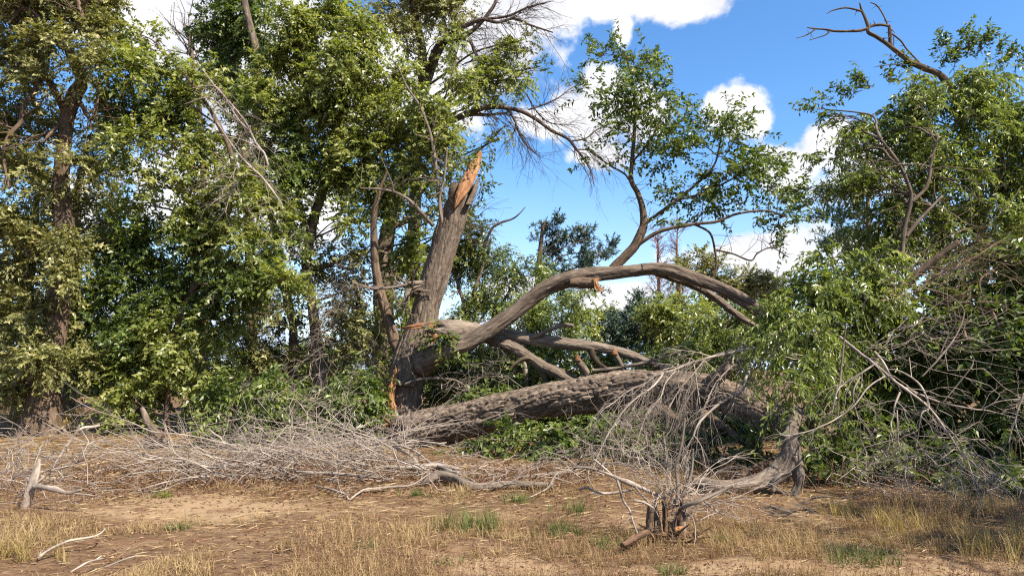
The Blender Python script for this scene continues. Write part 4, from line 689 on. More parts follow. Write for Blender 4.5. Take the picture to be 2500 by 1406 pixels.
BG = [('leafy_bush', 'yellow green bush lit up under the arching limb', [(1430, 790, 44, 30), (1470, 775, 36, 30), (1400, 770, 36, 24), (1460, 820, 40, 24)], 26, 'lime', 1450, 1.1),
      ('leafy_bush', 'grey green willow bush under the rising part of the arching limb', [(1270, 800, 60, 44), (1340, 770, 50, 40), (1230, 850, 60, 44), (1320, 850, 60, 44), (1390, 830, 44, 40), (1290, 740, 40, 30, .6), (1180, 880, 60, 40), (1400, 730, 34, 24, .7)], 20.5, 'pale', 1290, 1.0),
      ('leafy_bush', 'dark leafy thicket filling the gap above the fallen trunk', [(1110, 920, 60, 50), (1190, 940, 70, 40), (1280, 920, 70, 44), (1370, 900, 60, 44), (1450, 900, 60, 40), (1130, 860, 44, 40), (1540, 890, 60, 40), (1240, 880, 50, 36), (1080, 960, 40, 30)], 18.6, 'dark', 1280, 1.0),
      ('leafy_bush', 'dark grey green juniper beside the gap of bright sky', [(1530, 790, 40, 50), (1560, 760, 44, 40), (1510, 830, 36, 40), (1580, 810, 50, 50), (1550, 860, 60, 40), (1620, 850, 50, 44)], 24, 'needle', 1560, 1.0),
      ('leafy_bush', 'rounded mid green bush under the crest of the arching limb', [(1620, 770, 50, 34), (1680, 760, 50, 36), (1650, 800, 60, 36), (1720, 800, 50, 40), (1600, 750, 36, 24)], 22.5, 'elm', 1660, 1.0),
      ('leafy_bush', 'sunlit willow thicket behind the white dead branch', [(1720, 790, 60, 40), (1790, 780, 60, 44), (1760, 840, 70, 40), (1840, 830, 60, 44), (1690, 850, 60, 36), (1880, 770, 50, 36), (1630, 880, 60, 30), (1700, 900, 60, 26), (1800, 890, 60, 30), (1560, 900, 50, 24)], 19.0, 'pale', 1770, 1.0),
      ('leafy_bush', 'olive treetops farther off beyond the arching limb', [(1680, 660, 40, 24), (1740, 650, 30, 24), (1710, 630, 26, 18), (1790, 690, 40, 30), (1830, 700, 40, 30), (1860, 690, 36, 24), (1760, 720, 50, 30), (1810, 670, 20, 14), (1900, 700, 40, 30)], 27, 'olive', 1780, 1.1)]
for nm, lab, cl, Y, sty, bx, s_ in BG:
    tree(nm, lab, 'bush', [(bx, 980, Y, 7), (bx + 4, 920, Y, 6), (bx - 6, 860, Y, 5), (bx, 800, Y, 3)], cl, Y, sty, scale=s_, amp=0.0, bark='twig')
# far screen of trees that closes the view below the sky
for i, (bx, Y, cl) in enumerate([(330, 40, [(250, 940, 60, 50), (330, 930, 60, 44), (420, 930, 60, 44), (500, 940, 60, 44), (580, 950, 60, 40), (280, 860, 60, 44), (380, 850, 60, 44), (470, 850, 60, 44), (320, 780, 60, 44), (430, 760, 60, 44)]), (800, 38, [(700, 900, 60, 60), (780, 880, 60, 60), (860, 900, 60, 60), (660, 960, 60, 40), (820, 970, 80, 40)]), (1050, 40, [(980, 960, 60, 40), (1060, 920, 60, 60), (1130, 950, 60, 50)]), (2200, 36, [(2100, 940, 80, 60), (2200, 900, 80, 80), (2320, 880, 90, 90), (2440, 880, 90, 90)]), (60, 40, [(20, 930, 60, 60), (100, 950, 60, 50)])]):
    tree('distant_tree', ['far low green tree seen under the bright elm', 'far green tree between the twiggy elm trunks', 'far green tree behind the broken trunk', 'far green tree deep behind the fallen crown', 'far green tree behind the dark trunks'][i], 'tree', [(bx, 985, Y, 8), (bx, 950, Y, 7), (bx, 900, Y, 4)], cl, Y, 'dark', scale=1.6, amp=0, bark='bark_dark')

# tall tree at the right with a dead limb on top
def tall_right():
    Y = 13.5
    root = tree('elm_tree', 'tall airy elm with a bare crooked dead limb on top', 'tree', [(2420, 1095, Y, 20), (2410, 900, Y, 17), (2395, 700, Y, 14), (2390, 600, Y, 13), (2394, 520, Y, 11), (2388, 460, Y, 10), (2370, 380, Y, 9), (2350, 300, Y, 9), (2334, 225, Y, 9)],
      [(2110, 400, 60, 34, .7), (2070, 300, 36, 20, .7), (2020, 268, 26, 9, .8), (2130, 330, 60, 36, .8), (2060, 350, 36, 26, .6), (2190, 270, 70, 40, .9), (2240, 215, 46, 30, .8), (2290, 250, 60, 40), (2370, 200, 60, 44, .9), (2420, 190, 46, 44, .9), (2460, 240, 50, 44, .9), (2280, 330, 76, 48), (2200, 370, 70, 44, .9), (2380, 300, 76, 50), (2460, 330, 60, 50), (2120, 460, 60, 40, .8), (2210, 460, 70, 44, .9), (2310, 430, 80, 50), (2410, 410, 76, 50), (2480, 440, 50, 50), (2150, 540, 60, 40, .8), (2240, 550, 70, 44, .8), (2330, 530, 76, 44), (2420, 520, 70, 50), (2490, 550, 50, 60), (2060, 450, 40, 20, .7), (2020, 470, 26, 12, .6), (2100, 580, 50, 34, .8), (2200, 610, 60, 34, .7), (2300, 610, 70, 40, .8), (2400, 600, 60, 44, .8), (2030, 390, 34, 14, .6), (2560, 350, 60, 120), (2560, 550, 60, 120)],
      Y, 'pale', limbs=[[(2390, 690, Y, 8), (2340, 720, Y - .6, 8), (2260, 730, Y - 1.2, 7), (2206, 650, Y - 1.3, 6), (2208, 560, Y - 1.3, 5.5), (2224, 490, Y - 1.3, 5), (2219, 455, Y - 1.3, 4.4), (2194, 400, Y - 1.3, 4), (2150, 340, Y - 1.3, 2.4)], [(2224, 495, Y - 1.3, 5), (2262, 455, Y - 1.3, 4.5), (2275, 390, Y - 1.3, 4), (2290, 330, Y - 1.3, 2.5)], [(2210, 580, Y - 1.3, 5), (2250, 530, Y - 1.3, 4.5), (2300, 480, Y - 1.3, 3)]], bark='bark', amp=.02, dens=1.25, scale=0.95)
    sp = [(2300, 140, 12, 42, (0, 0, 1)), (2362, 110, 12, 40, (0.1, 0, 1)), (2394, 120, 14, 36, (.15, 0, 1)), (2440, 150, 18, 24, (.4, 0, .8)), (2480, 165, 12, 20, (.5, 0, .8)), (2330, 165, 12, 30, (.1, 0, 1)), (2105, 195, 20, 12, (-.7, 0, .7)), (2088, 225, 22, 12, (-.9, 0, .3)), (2172, 195, 10, 20, (.2, 0, 1)), (2226, 170, 16, 14, (-.5, 0, .6)), (2010, 266, 22, 10, (-1, 0, .3)), (2050, 290, 22, 12, (-.9, 0, .3)), (2000, 390, 20, 8, (-1, 0, .05)), (1980, 458, 20, 8, (-1, 0, 0)), (2030, 240, 10, 8, (-.8, 0, .5)), (1990, 490, 18, 10, (-1, 0, -.2)), (2120, 210, 24, 10, (-.8, 0, .5))]
    for px, py, rx, ry, d in sp:
        c = P(px, py, Y); rad = np.array([rx, .5 * (rx + ry), ry]) * pxm(Y)
        bough(root, c, rad, None, 'arch', int(nleaf(rx, ry, Y, STY['arch'], .8, 1.7)), .8, spike=d, name='spray')
    mb = MB(); D = [[(2345, 262, Y, 10), (2332, 228, Y, 9), (2312, 203, Y, 8.5), (2293, 182, Y, 8), (2256, 166, Y, 7.5), (2227, 154, Y, 7), (2196, 131, Y, 6), (2170, 111, Y, 5.5), (2150, 97, Y, 5), (2136, 88, Y, 4.8), (2120, 79, Y, 4.6), (2119, 64, Y, 4.2), (2112, 44, Y, 3.6), (2104, 27, Y, 3), (2099, 8, Y, 1.6)],
        [(2119, 68, Y, 3.6), (2133, 63, Y, 3.6), (2150, 61, Y, 3.3), (2168, 64, Y, 3)], [(2122, 69, Y, 3.4), (2093, 76, Y, 3.4), (2042, 77, Y, 3), (2018, 73, Y, 2.4), (1991, 71, Y, 2), (1971, 68, Y, 1.2)], [(2174, 110, Y, 4.4), (2173, 85, Y, 4.2), (2171, 62, Y, 3.8)],
        [(1992, 71, Y, 1.8), (1980, 80, Y, 1.6), (1965, 88, Y, 1.4), (1943, 94, Y, .8)], [(2028, 76, Y, 2), (2015, 86, Y, 1.6), (1998, 92, Y, 1.3), (1976, 99, Y, .8)], [(2104, 29, Y, 2.4), (2085, 23, Y, 2.2), (2062, 20, Y, 2), (2034, 26, Y, 1.6), (2019, 34, Y, .9)], [(2168, 64, Y, 2), (2160, 45, Y, 1.8), (2150, 26, Y, 1.8), (2138, 12, Y, 1.6), (2125, 7, Y, 1)], [(2176, 82, Y, 2), (2199, 100, Y, 2.2), (2215, 122, Y, 2), (2253, 162, Y, 2.2)], [(2216, 172, Y, 1.2), (2200, 163, Y, 1.2), (2187, 158, Y, 1.1), (2160, 160, Y, 1), (2133, 165, Y, .6)], [(2182, 85, Y, 1), (2182, 112, Y, 1)]]
    for d in D:
        q = limb(mb, px_path(d), amp=.003, f=20, side_len=.012, smin=8, lump=.14, seed=rng.integers(90)); k = rng.integers(0, len(q), 4); grow(mb, q[k, :3], unit(rng.normal(size=(4, 3))), rng.uniform(.05, .14, 4), q[k, 3] * .5, 0)
    mb.build('dead_limb', M['bark_dark'], root)
tall_right()
tree('conifer', 'layered dark conifer glimpsed behind the tall airy elm', 'conifer', [(2130, 1000, 24, 10), (2125, 800, 24, 9), (2120, 600, 24, 7), (2118, 450, 24, 4), (2115, 320, 24, 2)],
     [(2080, 420, 60, 10), (2060, 470, 70, 11), (2130, 450, 60, 12), (2040, 530, 60, 11), (2120, 520, 70, 13), (2030, 575, 50, 10), (2110, 580, 70, 14), (2050, 630, 60, 12), (2180, 600, 60, 16), (2150, 400, 50, 10), (2010, 600, 36, 8), (2200, 500, 60, 16), (2130, 650, 60, 14), (2260, 240, 50, 10), (2220, 300, 60, 12)], 24, 'needle', scale=1.15, bark='bark_dark', amp=.004)

# ------------------------------------------------------------------ dead branches and fallen wood
def stick(name, label, cat, paths, mat='dead', twigs=(0, 0.5), tw_mat=None, group=None, amp=0.004, lv=1, nch=3, droop=.1, dirb=(0, 0, 0), lump=.12, part='side_branch', f=16):
    paths = [[(a, b, y_, r_ * (0.56 if r_ < 7.6 and cat != 'log' and mat != 'torn' else 0.8)) for a, b, y_, r_ in pts] for pts in paths]
    rows0 = px_path(paths[0]); o = rows0[0, :3]
    root = thing(name, label, cat, o, group)
    for i, pts in enumerate(paths):
        mb = MB(); q = limb(mb, px_path(pts), amp=amp, f=f, side_len=.014, smin=6, smax=60, lump=lump, seed=rng.integers(300))
        if twigs[0]:
            n = max(2, int(twigs[0] * (1 if i == 0 else .6))); k = rng.integers(len(q) // 5, len(q), n); tg = unit(np.gradient(q[:, :3], axis=0))[k]
            grow(mb, q[k, :3], unit(tg * .7 + rng.normal(size=(n, 3)) * .55 + np.array(dirb)), rng.uniform(.4, 1.3, n) * twigs[1], np.clip(q[k, 3] * .5, .002, .007), lv, nch, .5, .5, droop, .1, taper=.4)
        mb.build('main_stem' if i == 0 else part, M[mat], root)
    return root
Y1 = 11.0
stick('dead_branch', 'long bleached branch fanning its drooping twigs over the fallen trunk', 'branch', [
    [(2016, 803, 10.6, 7), (1990, 818, 10.6, 8), (1960, 832, 10.6, 8), (1920, 842, 10.7, 7.5), (1880, 846, 10.8, 7), (1830, 852, 10.9, 6.5), (1787, 860, Y1, 6.5), (1735, 872, Y1, 6), (1684, 888, Y1, 5.5), (1640, 905, Y1, 5), (1600, 917, Y1, 4), (1575, 925, Y1, 3)],
    [(1875, 830, Y1, 6), (1840, 843, Y1, 6), (1800, 853, Y1, 5.5)], [(1800, 856, Y1, 4), (1758, 864, Y1, 4), (1710, 880, Y1, 4), (1660, 893, Y1, 3.5), (1618, 903, Y1, 3)],
    [(1620, 911, Y1, 4.5), (1606, 930, 10.9, 4.5), (1590, 947, 10.8, 4.5), (1556, 970, 10.7, 4), (1525, 1000, 10.6, 3.5), (1490, 1050, 10.5, 3), (1465, 1100, 10.4, 2.4), (1445, 1150, 10.3, 1.4)],
    [(1617, 914, Y1, 3.5), (1582, 932, Y1, 3.4), (1530, 957, 10.9, 3), (1502, 980, 10.8, 2.6), (1470, 1003, 10.7, 2), (1450, 1040, 10.7, 1.3)],
    [(1694, 887, Y1, 3.2), (1700, 929, 10.9, 3), (1705, 960, 10.8, 2.8), (1712, 1005, 10.7, 2.4), (1722, 1050, 10.6, 1.6)], [(1656, 902, Y1, 2.6), (1656, 940, 10.9, 2.4), (1668, 975, 10.8, 2), (1681, 1000, 10.8, 1.4)],
    [(1792, 860, Y1, 4.5), (1786, 891, 10.9, 4.2), (1768, 912, 10.8, 4), (1750, 931, 10.7, 3.8), (1733, 965, 10.6, 3.4), (1715, 1005, 10.5, 2.6), (1695, 1060, 10.4, 1.6)],
    [(1794, 868, Y1, 3.4), (1808, 890, 10.9, 3.2), (1822, 911, 10.8, 3), (1858, 947, 10.7, 2)], [(1863, 850, 10.9, 4), (1884, 865, 10.8, 3.8), (1892, 890, 10.7, 3.6), (1894, 920, 10.6, 3.4), (1892, 945, 10.5, 3.2), (1899, 993, 10.4, 2.6), (1902, 1028, 10.4, 1.6)],
    [(1896, 908, 10.6, 2.4), (1880, 926, 10.5, 2.2), (1862, 934, 10.4, 2), (1833, 947, 10.3, 1.4)], [(1852, 875, 10.8, 5.5), (1838, 897, 10.6, 5.5), (1822, 920, 10.4, 5.5), (1812, 955, 10.2, 5.5), (1790, 968, 10.1, 5.5), (1765, 980, 10, 5.5), (1738, 1000, 9.9, 5), (1705, 1035, 9.7, 4.5), (1690, 1075, 9.6, 4)],
    [(1650, 903, Y1, 3), (1625, 935, 10.8, 3), (1612, 970, 10.6, 2.6), (1580, 1010, 10.5, 2.2), (1560, 1060, 10.4, 1.4)], [(1720, 878, Y1, 3), (1690, 915, 10.8, 2.8), (1660, 950, 10.7, 2.4), (1630, 1000, 10.6, 2)], [(1740, 872, Y1, 2.6), (1700, 860, Y1, 2.4), (1640, 852, Y1, 1.6)]],
    mat='dead', twigs=(22, .55), droop=.5, dirb=(-.2, -.1, -.4), lv=2)
stick('dead_branch', 'crooked grey branch with claw like twigs before the dark fallen crown', 'branch', [
    [(2050, 822, 9.2, 5), (2075, 842, 9, 6), (2100, 862, 8.8, 6), (2135, 888, 8.6, 6), (2175, 923, 8.5, 6), (2215, 953, 8.4, 5.5), (2255, 983, 8.3, 5), (2275, 1003, 8.2, 4.6), (2305, 1043, 8.1, 4), (2355, 1113, 8, 3.4), (2415, 1153, 7.9, 2.8), (2460, 1208, 7.8, 1.6)],
    [(2135, 858, 8.7, 5), (2153, 880, 8.6, 5), (2185, 930, 8.5, 5), (2235, 958, 8.4, 4.6), (2300, 983, 8.3, 4.2), (2375, 998, 8.2, 3.6), (2415, 1003, 8.2, 3), (2480, 1020, 8.1, 2)],
    [(2155, 903, 8.6, 4.4), (2185, 903, 8.5, 4.2), (2215, 915, 8.4, 4), (2245, 938, 8.4, 4), (2260, 965, 8.3, 3.8), (2268, 995, 8.3, 3.6), (2250, 1010, 8.2, 3), (2243, 1055, 8.2, 2.4), (2236, 1093, 8.2, 1.4)],
    [(2142, 884, 8.6, 3.8), (2095, 916, 8.5, 3.8), (2060, 938, 8.5, 3.6), (2043, 958, 8.4, 3), (2030, 1013, 8.4, 1.8)], [(2100, 920, 8.5, 3.6), (2085, 950, 8.4, 3.4), (2084, 980, 8.4, 3.2), (2096, 1024, 8.3, 2)],
    [(2160, 918, 8.5, 3.6), (2120, 945, 8.4, 3.6), (2085, 990, 8.3, 3.4), (2045, 1020, 8.3, 3), (2000, 1043, 8.2, 2.6), (1960, 1056, 8.2, 2.4), (1915, 1063, 8.2, 2), (1893, 1046, 8.2, 1.2)],
    [(2197, 958, 8.4, 4), (2186, 985, 8.3, 4), (2180, 1015, 8.3, 3.6), (2175, 1033, 8.3, 3), (2180, 1058, 8.2, 1.8)], [(2400, 998, 8.2, 2.8), (2440, 980, 8.1, 2.6), (2500, 972, 8.1, 2)], [(2190, 1000, 8.2, 2.6), (2192, 1050, 8.1, 2.4), (2195, 1085, 8.1, 2.2), (2215, 1115, 8, 2), (2210, 1165, 7.9, 2), (2232, 1208, 7.8, 1.2)],
    [(2215, 1115, 8, 2), (2240, 1112, 8, 2), (2256, 1104, 7.9, 2), (2300, 1145, 7.8, 1.8), (2357, 1183, 7.7, 1.2)], [(2350, 1115, 7.95, 2.4), (2345, 1155, 7.8, 2.2), (2335, 1200, 7.7, 1.6), (2330, 1225, 7.6, 1)], [(2362, 1122, 7.95, 2.6), (2380, 1175, 7.8, 2.4), (2400, 1205, 7.6, 2.2), (2392, 1245, 7.5, 1.8)], [(2370, 1125, 7.95, 2.4), (2412, 1165, 7.8, 2.2), (2450, 1222, 7.6, 1.4)], [(2415, 1153, 7.9, 2), (2460, 1175, 7.8, 1.8), (2510, 1215, 7.7, 1)]],
    mat='dead', twigs=(20, .4), droop=.3, amp=.003, lv=2)
stick('dead_stick', 'straight tan stick propped upright against the fallen crown', 'branch', [[(2066, 790, 8.8, 3.4), (2060, 838, 8.8, 3.6), (2052, 918, 8.8, 3.8), (2045, 1003, 8.7, 3.6), (2050, 1050, 8.7, 2.6)]], mat='bark_grey', amp=.002)
stick('dead_branch', 'thin bowed pair of tan canes curving down through the fallen crown', 'branch', [[(2200, 690, 8.9, 3), (2300, 715, 8.9, 3), (2345, 745, 8.8, 3), (2352, 775, 8.8, 3), (2330, 826, 8.7, 3.4), (2290, 878, 8.6, 3.4), (2250, 920, 8.6, 3)], [(2330, 760, 8.9, 2.6), (2332, 790, 8.8, 2.6), (2310, 830, 8.8, 2.8), (2290, 880, 8.7, 2.6)]], mat='bark_grey', twigs=(5, .3), amp=.002)
stick('dead_branch', 'slender leaning cane with a bare tip in front of dark leaves', 'branch', [[(2300, 985, 8.2, 2.4), (2345, 930, 8.2, 2.6), (2372, 895, 8.2, 2.8), (2376, 880, 8.2, 2.2)]], mat='bark_grey', amp=.002)
stick('dead_branch', 'hanging cluster of thin grey twigs at the outer end of the fallen crown', 'branch', [[(2500, 960, 8, 4), (2485, 1000, 8, 3.4), (2480, 1040, 8, 3), (2500, 1090, 7.9, 2)], [(2484, 1010, 8, 2.4), (2470, 1050, 8, 2.2), (2462, 1082, 8, 1.2)]], mat='dead', twigs=(8, .3), droop=.4, amp=.002)
# pink twig bundles lying in the fallen crown
def bundle(label, a, b, n, spread, r, mat, Ls, seed_lab=None, lv=2, droop=.1, wig=.26):
    root = thing('twig_bundle', label, 'branch', a); mb = MB()
    d = unit(b - a); st = a + (b - a) * rng.random(n)[:, None] * .7 + rng.normal(size=(n, 3)) * spread * .35
    grow(mb, st, unit(d + rng.normal(size=(n, 3)) * spread), rng.uniform(*Ls, n), np.full(n, r), lv, 4, .5, .55, droop, wig, K=6, taper=.4)
    mb.build('branchlet', M[mat], root)
bundle('tangle of pinkish bare twigs sweeping up through the fallen crown', P(2140, 740, 9.3), P(2400, 600, 9.0), 27, .35, 0.0056, 'pink_twig', (.5, 1.4))
bundle('knot of fine pale twigs caught high in the fallen crown', P(2330, 620, 9.0), P(2440, 590, 8.9), 15, .7, 0.0037, 'pink_twig', (.2, .6))
bundle('flat spread of grey canes crossing below the fallen crown', P(2060, 850, 9.3), P(2400, 780, 8.9), 14, .28, 0.0050, 'dead_twig', (.7, 1.7), lv=1)
bundle('lower mat of thin canes trailing over the dark hollow', P(2080, 900, 9.2), P(2420, 850, 8.8), 8, .3, 0.0043, 'dead_twig', (.6, 1.5), lv=1)
bundle('dim grey brush lying in the hollow under the fallen crown', G(2080, 1215) + np.array([0, .4, .15]), G(2420, 1235) + np.array([0, .3, .35]), 60, .55, .006, 'twig', (.4, 1.1), lv=1, droop=.2)
bundle('grey brush dropping to the grass at the end of the fallen crown', P(2340, 1080, 7.9), G(2440, 1240), 26, .5, .006, 'dead_twig', (.3, .8), lv=1, droop=.3)
# curved log with root-like legs
def curved_log():
    Y = 8.9
    root = thing('bent_log', 'grey bent log curving down to the ground on stubby legs', 'log', G(1900, 1215)); mb = MB()
    limb(mb, px_path([(1950, 1000, 9.2, 11), (1935, 1040, 9.0, 14), (1929, 1068, Y, 16), (1931, 1092, Y, 20), (1926, 1120, Y, 24), (1908, 1145, Y, 24), (1880, 1165, Y - .05, 21), (1845, 1180, Y - .1, 19), (1800, 1189, Y - .1, 17), (1755, 1189, Y - .1, 16), (1715, 1180, Y, 15), (1692, 1173, Y, 13)]), amp=.011, f=22, seed=61, side_len=.008, smax=100, lump=.14, jag=lambda T, U, t: sstep(t - .12, t, U) * .08 * np.sin(T * 3)); mb.build('log', M['bark_grey'], root)
    for pts in ([(1938, 1110, Y - .05, 15), (1948, 1140, Y - .05, 13), (1952, 1165, Y - .1, 11), (1947, 1190, Y - .1, 10), (1932, 1215, Y - .1, 9), (1922, 1228, Y - .1, 5)], [(1925, 1150, Y - .15, 10), (1900, 1168, Y - .2, 9), (1888, 1182, Y - .2, 8), (1885, 1200, Y - .2, 6)]):
        mb = MB(); limb(mb, px_path(pts), amp=.007, f=22, seed=rng.integers(90), side_len=.009, lump=.15); mb.build('leg', M['bark_grey'], root)
    mb = MB(); slab(mb, [(1684, 1166, -.1), (1676, 1176, -.1), (1668, 1186, -.1)], [(1696, 1162, -.12), (1690, 1178, -.12), (1680, 1190, -.12)], Y, .08, rows=14, cols=8, seed=66); mb.build('torn_end', M['rot'], root)
curved_log()
stick('log', 'dark log lying in shade behind the bent log', 'log', [[(1900, 1120, 10.4, 13), (1850, 1142, 10.3, 13), (1800, 1160, 10.2, 12), (1750, 1178, 10.1, 10), (1700, 1192, 10, 7)]], mat='bark_dark', amp=.012, f=18)
stick('log', 'grey crooked log lying along the ground in front of the fallen trunk', 'log', [[(1028, 1186, 9.4, 8), (1048, 1170, 9.4, 11), (1075, 1160, 9.45, 12), (1110, 1168, 9.4, 12), (1150, 1186, 9.2, 11), (1200, 1186, 9.2, 11), (1250, 1183, 9.25, 11.5), (1300, 1184, 9.2, 11), (1352, 1186, 9.1, 9)]], mat='bark_grey', amp=.01, f=20)
stick('log', 'second thin log lying just behind the grey crooked log', 'log', [[(1200, 1176, 9.9, 6), (1260, 1168, 10, 7), (1325, 1160, 10.1, 7), (1398, 1150, 10.3, 6)], [(1398, 1150, 10.3, 4), (1420, 1120, 10.2, 3), (1440, 1090, 10.2, 2)]], mat='bark_grey', amp=.006, twigs=(6, .5))
stick('dead_stick', 'forked thin stick lying against the end of the crooked log', 'branch', [[(1362, 1152, 9.2, 3), (1352, 1166, 9.1, 4), (1338, 1190, 9, 4), (1315, 1203, 8.8, 3), (1285, 1217, 8.6, 2)], [(1352, 1166, 9.1, 2.5), (1395, 1178, 9, 2)]], mat='dead', amp=.002)
stick('dead_branch', 'pale branch bent like a hook at the front of the brush pile', 'branch', [[(765, 1184, 9.2, 3), (800, 1192, 9.0, 4), (826, 1200, 8.8, 4.6), (844, 1208, 8.6, 4.6), (853, 1219, 8.4, 4.6), (868, 1208, 8.6, 4.6), (892, 1194, 8.9, 5), (925, 1191, 9, 5), (965, 1187, 9.1, 4.6), (1005, 1183, 9.2, 4), (1050, 1155, 9.4, 3)], [(800, 1218, 8.6, 2), (850, 1208, 8.6, 3)]], mat='dead', amp=.003, twigs=(5, .5))
stick('dead_branch', 'arched grey branch rising over the brush pile beside the torn base', 'branch', [[(805, 1102, 12, 3), (845, 1085, 11.9, 4), (890, 1077, 11.8, 5), (925, 1069, 11.7, 6), (948, 1078, 11.5, 6.4), (972, 1095, 11.3, 6.4), (1005, 1113, 11, 6), (1025, 1140, 10.8, 5.4), (1050, 1158, 10.6, 4.6)], [(948, 1078, 11.5, 4.6), (985, 1090, 11.2, 4.6), (1020, 1105, 11, 4.4), (1050, 1130, 10.8, 4), (1075, 1145, 10.6, 3)], [(890, 1077, 11.8, 3), (840, 1040, 11.8, 2.6), (800, 1005, 11.8, 1.6)]], mat='dead', twigs=(12, .7), amp=.004)
stick('log', 'pale smooth pole lying level in the brush pile', 'log', [[(943, 1139, 10.6, 5), (980, 1141, 10.6, 6), (1020, 1141, 10.6, 6.4), (1075, 1136, 10.7, 6.4), (1128, 1147, 10.6, 5.4)]], mat='dead', amp=.002)
stick('log', 'second pale pole slanting down off the level pole', 'log', [[(1070, 1138, 10.5, 6), (1100, 1150, 10.2, 6), (1130, 1163, 9.9, 5.6), (1160, 1176, 9.6, 4.6)]], mat='dead', amp=.002)
stick('dead_branch', 'blue grey branch pointing up out of the brush pile before dark leaves', 'branch', [[(640, 1128, 11.2, 5), (600, 1106, 11.2, 5), (570, 1092, 11.3, 5), (545, 1080, 11.3, 5), (538, 1068, 11.3, 4.6), (522, 1058, 11.3, 4), (510, 1046, 11.3, 2.4)], [(538, 1066, 11.3, 2.4), (518, 1062, 11.3, 1.6)]], mat='dead', amp=.003, twigs=(4, .4))
for lab, pts in (('long thin grey stem lying level along the middle of the brush pile', [(440, 1148, 10.4, 3), (500, 1156, 10.3, 4.5), (560, 1159, 10.2, 5), (630, 1164, 10, 5), (700, 1168, 9.9, 4)]), ('grey stem slanting across the brush pile towards the crooked log', [(720, 1150, 10.2, 4), (780, 1154, 10.1, 6), (850, 1158, 10, 6.4), (930, 1168, 9.8, 5.6), (1010, 1178, 9.6, 4)]), ('forked white stick on the bare litter in front of the brush pile', [(350, 1196, 9, 2), (378, 1200, 8.9, 3.4), (396, 1196, 8.9, 3.4), (416, 1189, 9, 2.6)]), ('thin stem curling out of the near edge of the brush pile', [(560, 1168, 9.8, 3), (610, 1180, 9.6, 3), (660, 1188, 9.5, 2.6), (720, 1184, 9.5, 2)])):
    stick('dead_branch', lab, 'branch', [pts], mat='dead', twigs=(9, .7), amp=.003)
# left side snag and sticks
stick('dead_snag', 'bleached broken snag standing among twigs with a white side arm', 'branch', [[(58, 1248, 7.9, 12), (72, 1205, 7.9, 12), (82, 1170, 7.9, 11), (90, 1142, 7.9, 9), (96, 1120, 7.9, 5)], [(84, 1186, 7.85, 9), (112, 1190, 7.8, 8.6), (140, 1196, 7.75, 8), (165, 1203, 7.7, 7), (180, 1199, 7.7, 6), (200, 1194, 7.7, 3)], [(165, 1202, 7.7, 4), (200, 1206, 7.7, 3.4), (245, 1211, 7.7, 2)], [(76, 1192, 7.9, 7), (98, 1172, 7.9, 6), (106, 1160, 7.9, 4)]], mat='dead', amp=.006, f=20, part='arm')
stick('dead_branch', 'grey pole leaning up from the litter to a short log', 'branch', [[(122, 1149, 10.4, 4), (150, 1108, 10.5, 5), (175, 1072, 10.6, 5.4), (190, 1048, 10.6, 5.6), (195, 1036, 10.6, 4)], [(188, 1050, 10.6, 5.6), (205, 1044, 10.7, 6.4), (225, 1042, 10.8, 6.6), (243, 1038, 10.9, 6)]], mat='dead', amp=.003)
stick('dead_branch', 'dark forked stick with a freshly torn orange end on the litter', 'branch', [[(140, 1148, 9.6, 3.5), (170, 1136, 9.6, 4), (200, 1123, 9.6, 4), (215, 1104, 9.6, 2.6), (228, 1085, 9.6, 1.6)], [(193, 1126, 9.6, 4), (197, 1110, 9.6, 4.6), (202, 1091, 9.6, 3)]], mat='bark_grey', amp=.003)
stick('dead_stick', 'white crooked stick lying on the dry grass near the camera', 'branch', [[(93, 1362, 5.9, 6), (110, 1348, 5.95, 5), (135, 1333, 6, 5), (168, 1320, 6.15, 5), (220, 1311, 6.25, 4.6), (243, 1303, 6.3, 4), (258, 1289, 6.4, 2.4)], [(96, 1358, 5.9, 4), (100, 1345, 5.95, 2)]], mat='dead', amp=.003)
stick('dead_stick', 'short pale stick on the dark grass below the white crooked one', 'branch', [[(172, 1396, 5.4, 3), (196, 1382, 5.5, 4), (218, 1370, 5.6, 4), (252, 1362, 5.7, 3)], [(232, 1367, 5.65, 2.5), (248, 1356, 5.7, 2)]], mat='dead', amp=.002)
stick('dead_stick', 'flat grey stick lying to the side of the short pale one', 'branch', [[(255, 1384, 5.5, 3), (285, 1372, 5.6, 3.6), (312, 1362, 5.7, 3.4), (340, 1354, 5.8, 2)]], mat='dead', amp=.002)
def tilted_stump():
    root = thing('tilted_stump', 'leaning bare stump with a dark uprooted base on the litter', 'stump', G(385, 1086)); Y = 14.1
    mb = MB(); limb(mb, px_path([(408, 1086, Y, 6), (396, 1075, Y, 9), (382, 1058, Y, 9), (368, 1040, Y, 8.4), (357, 1022, Y, 7.6), (350, 1004, Y, 6.4), (345, 995, Y, 4)]), amp=.01, f=15, seed=71, side_len=.014); mb.build('stem', M['bark'], root)
    mb = MB(); limb(mb, px_path([(352, 1086, Y + .1, 6), (365, 1076, Y + .1, 15), (382, 1072, Y + .1, 20), (398, 1078, Y + .1, 12), (410, 1088, Y + .1, 5)]), amp=.03, f=10, seed=72, side_len=.02, lump=.3)
    for k in range(14):
        a = P(rng.uniform(360, 405), rng.uniform(1062, 1084), Y - .1); d = unit(np.array([rng.uniform(-.6, 1), rng.uniform(-.8, .3), rng.uniform(-.1, .7)])); l = rng.uniform(.1, .3); limb(mb, np.array([[*a, .02], [*(a + d * l * .5), .014], [*(a + d * l), .004]]), side_len=.02, smin=5, smax=6, seed=k)
    mb.build('root_base', M['rot'], root)
tilted_stump()
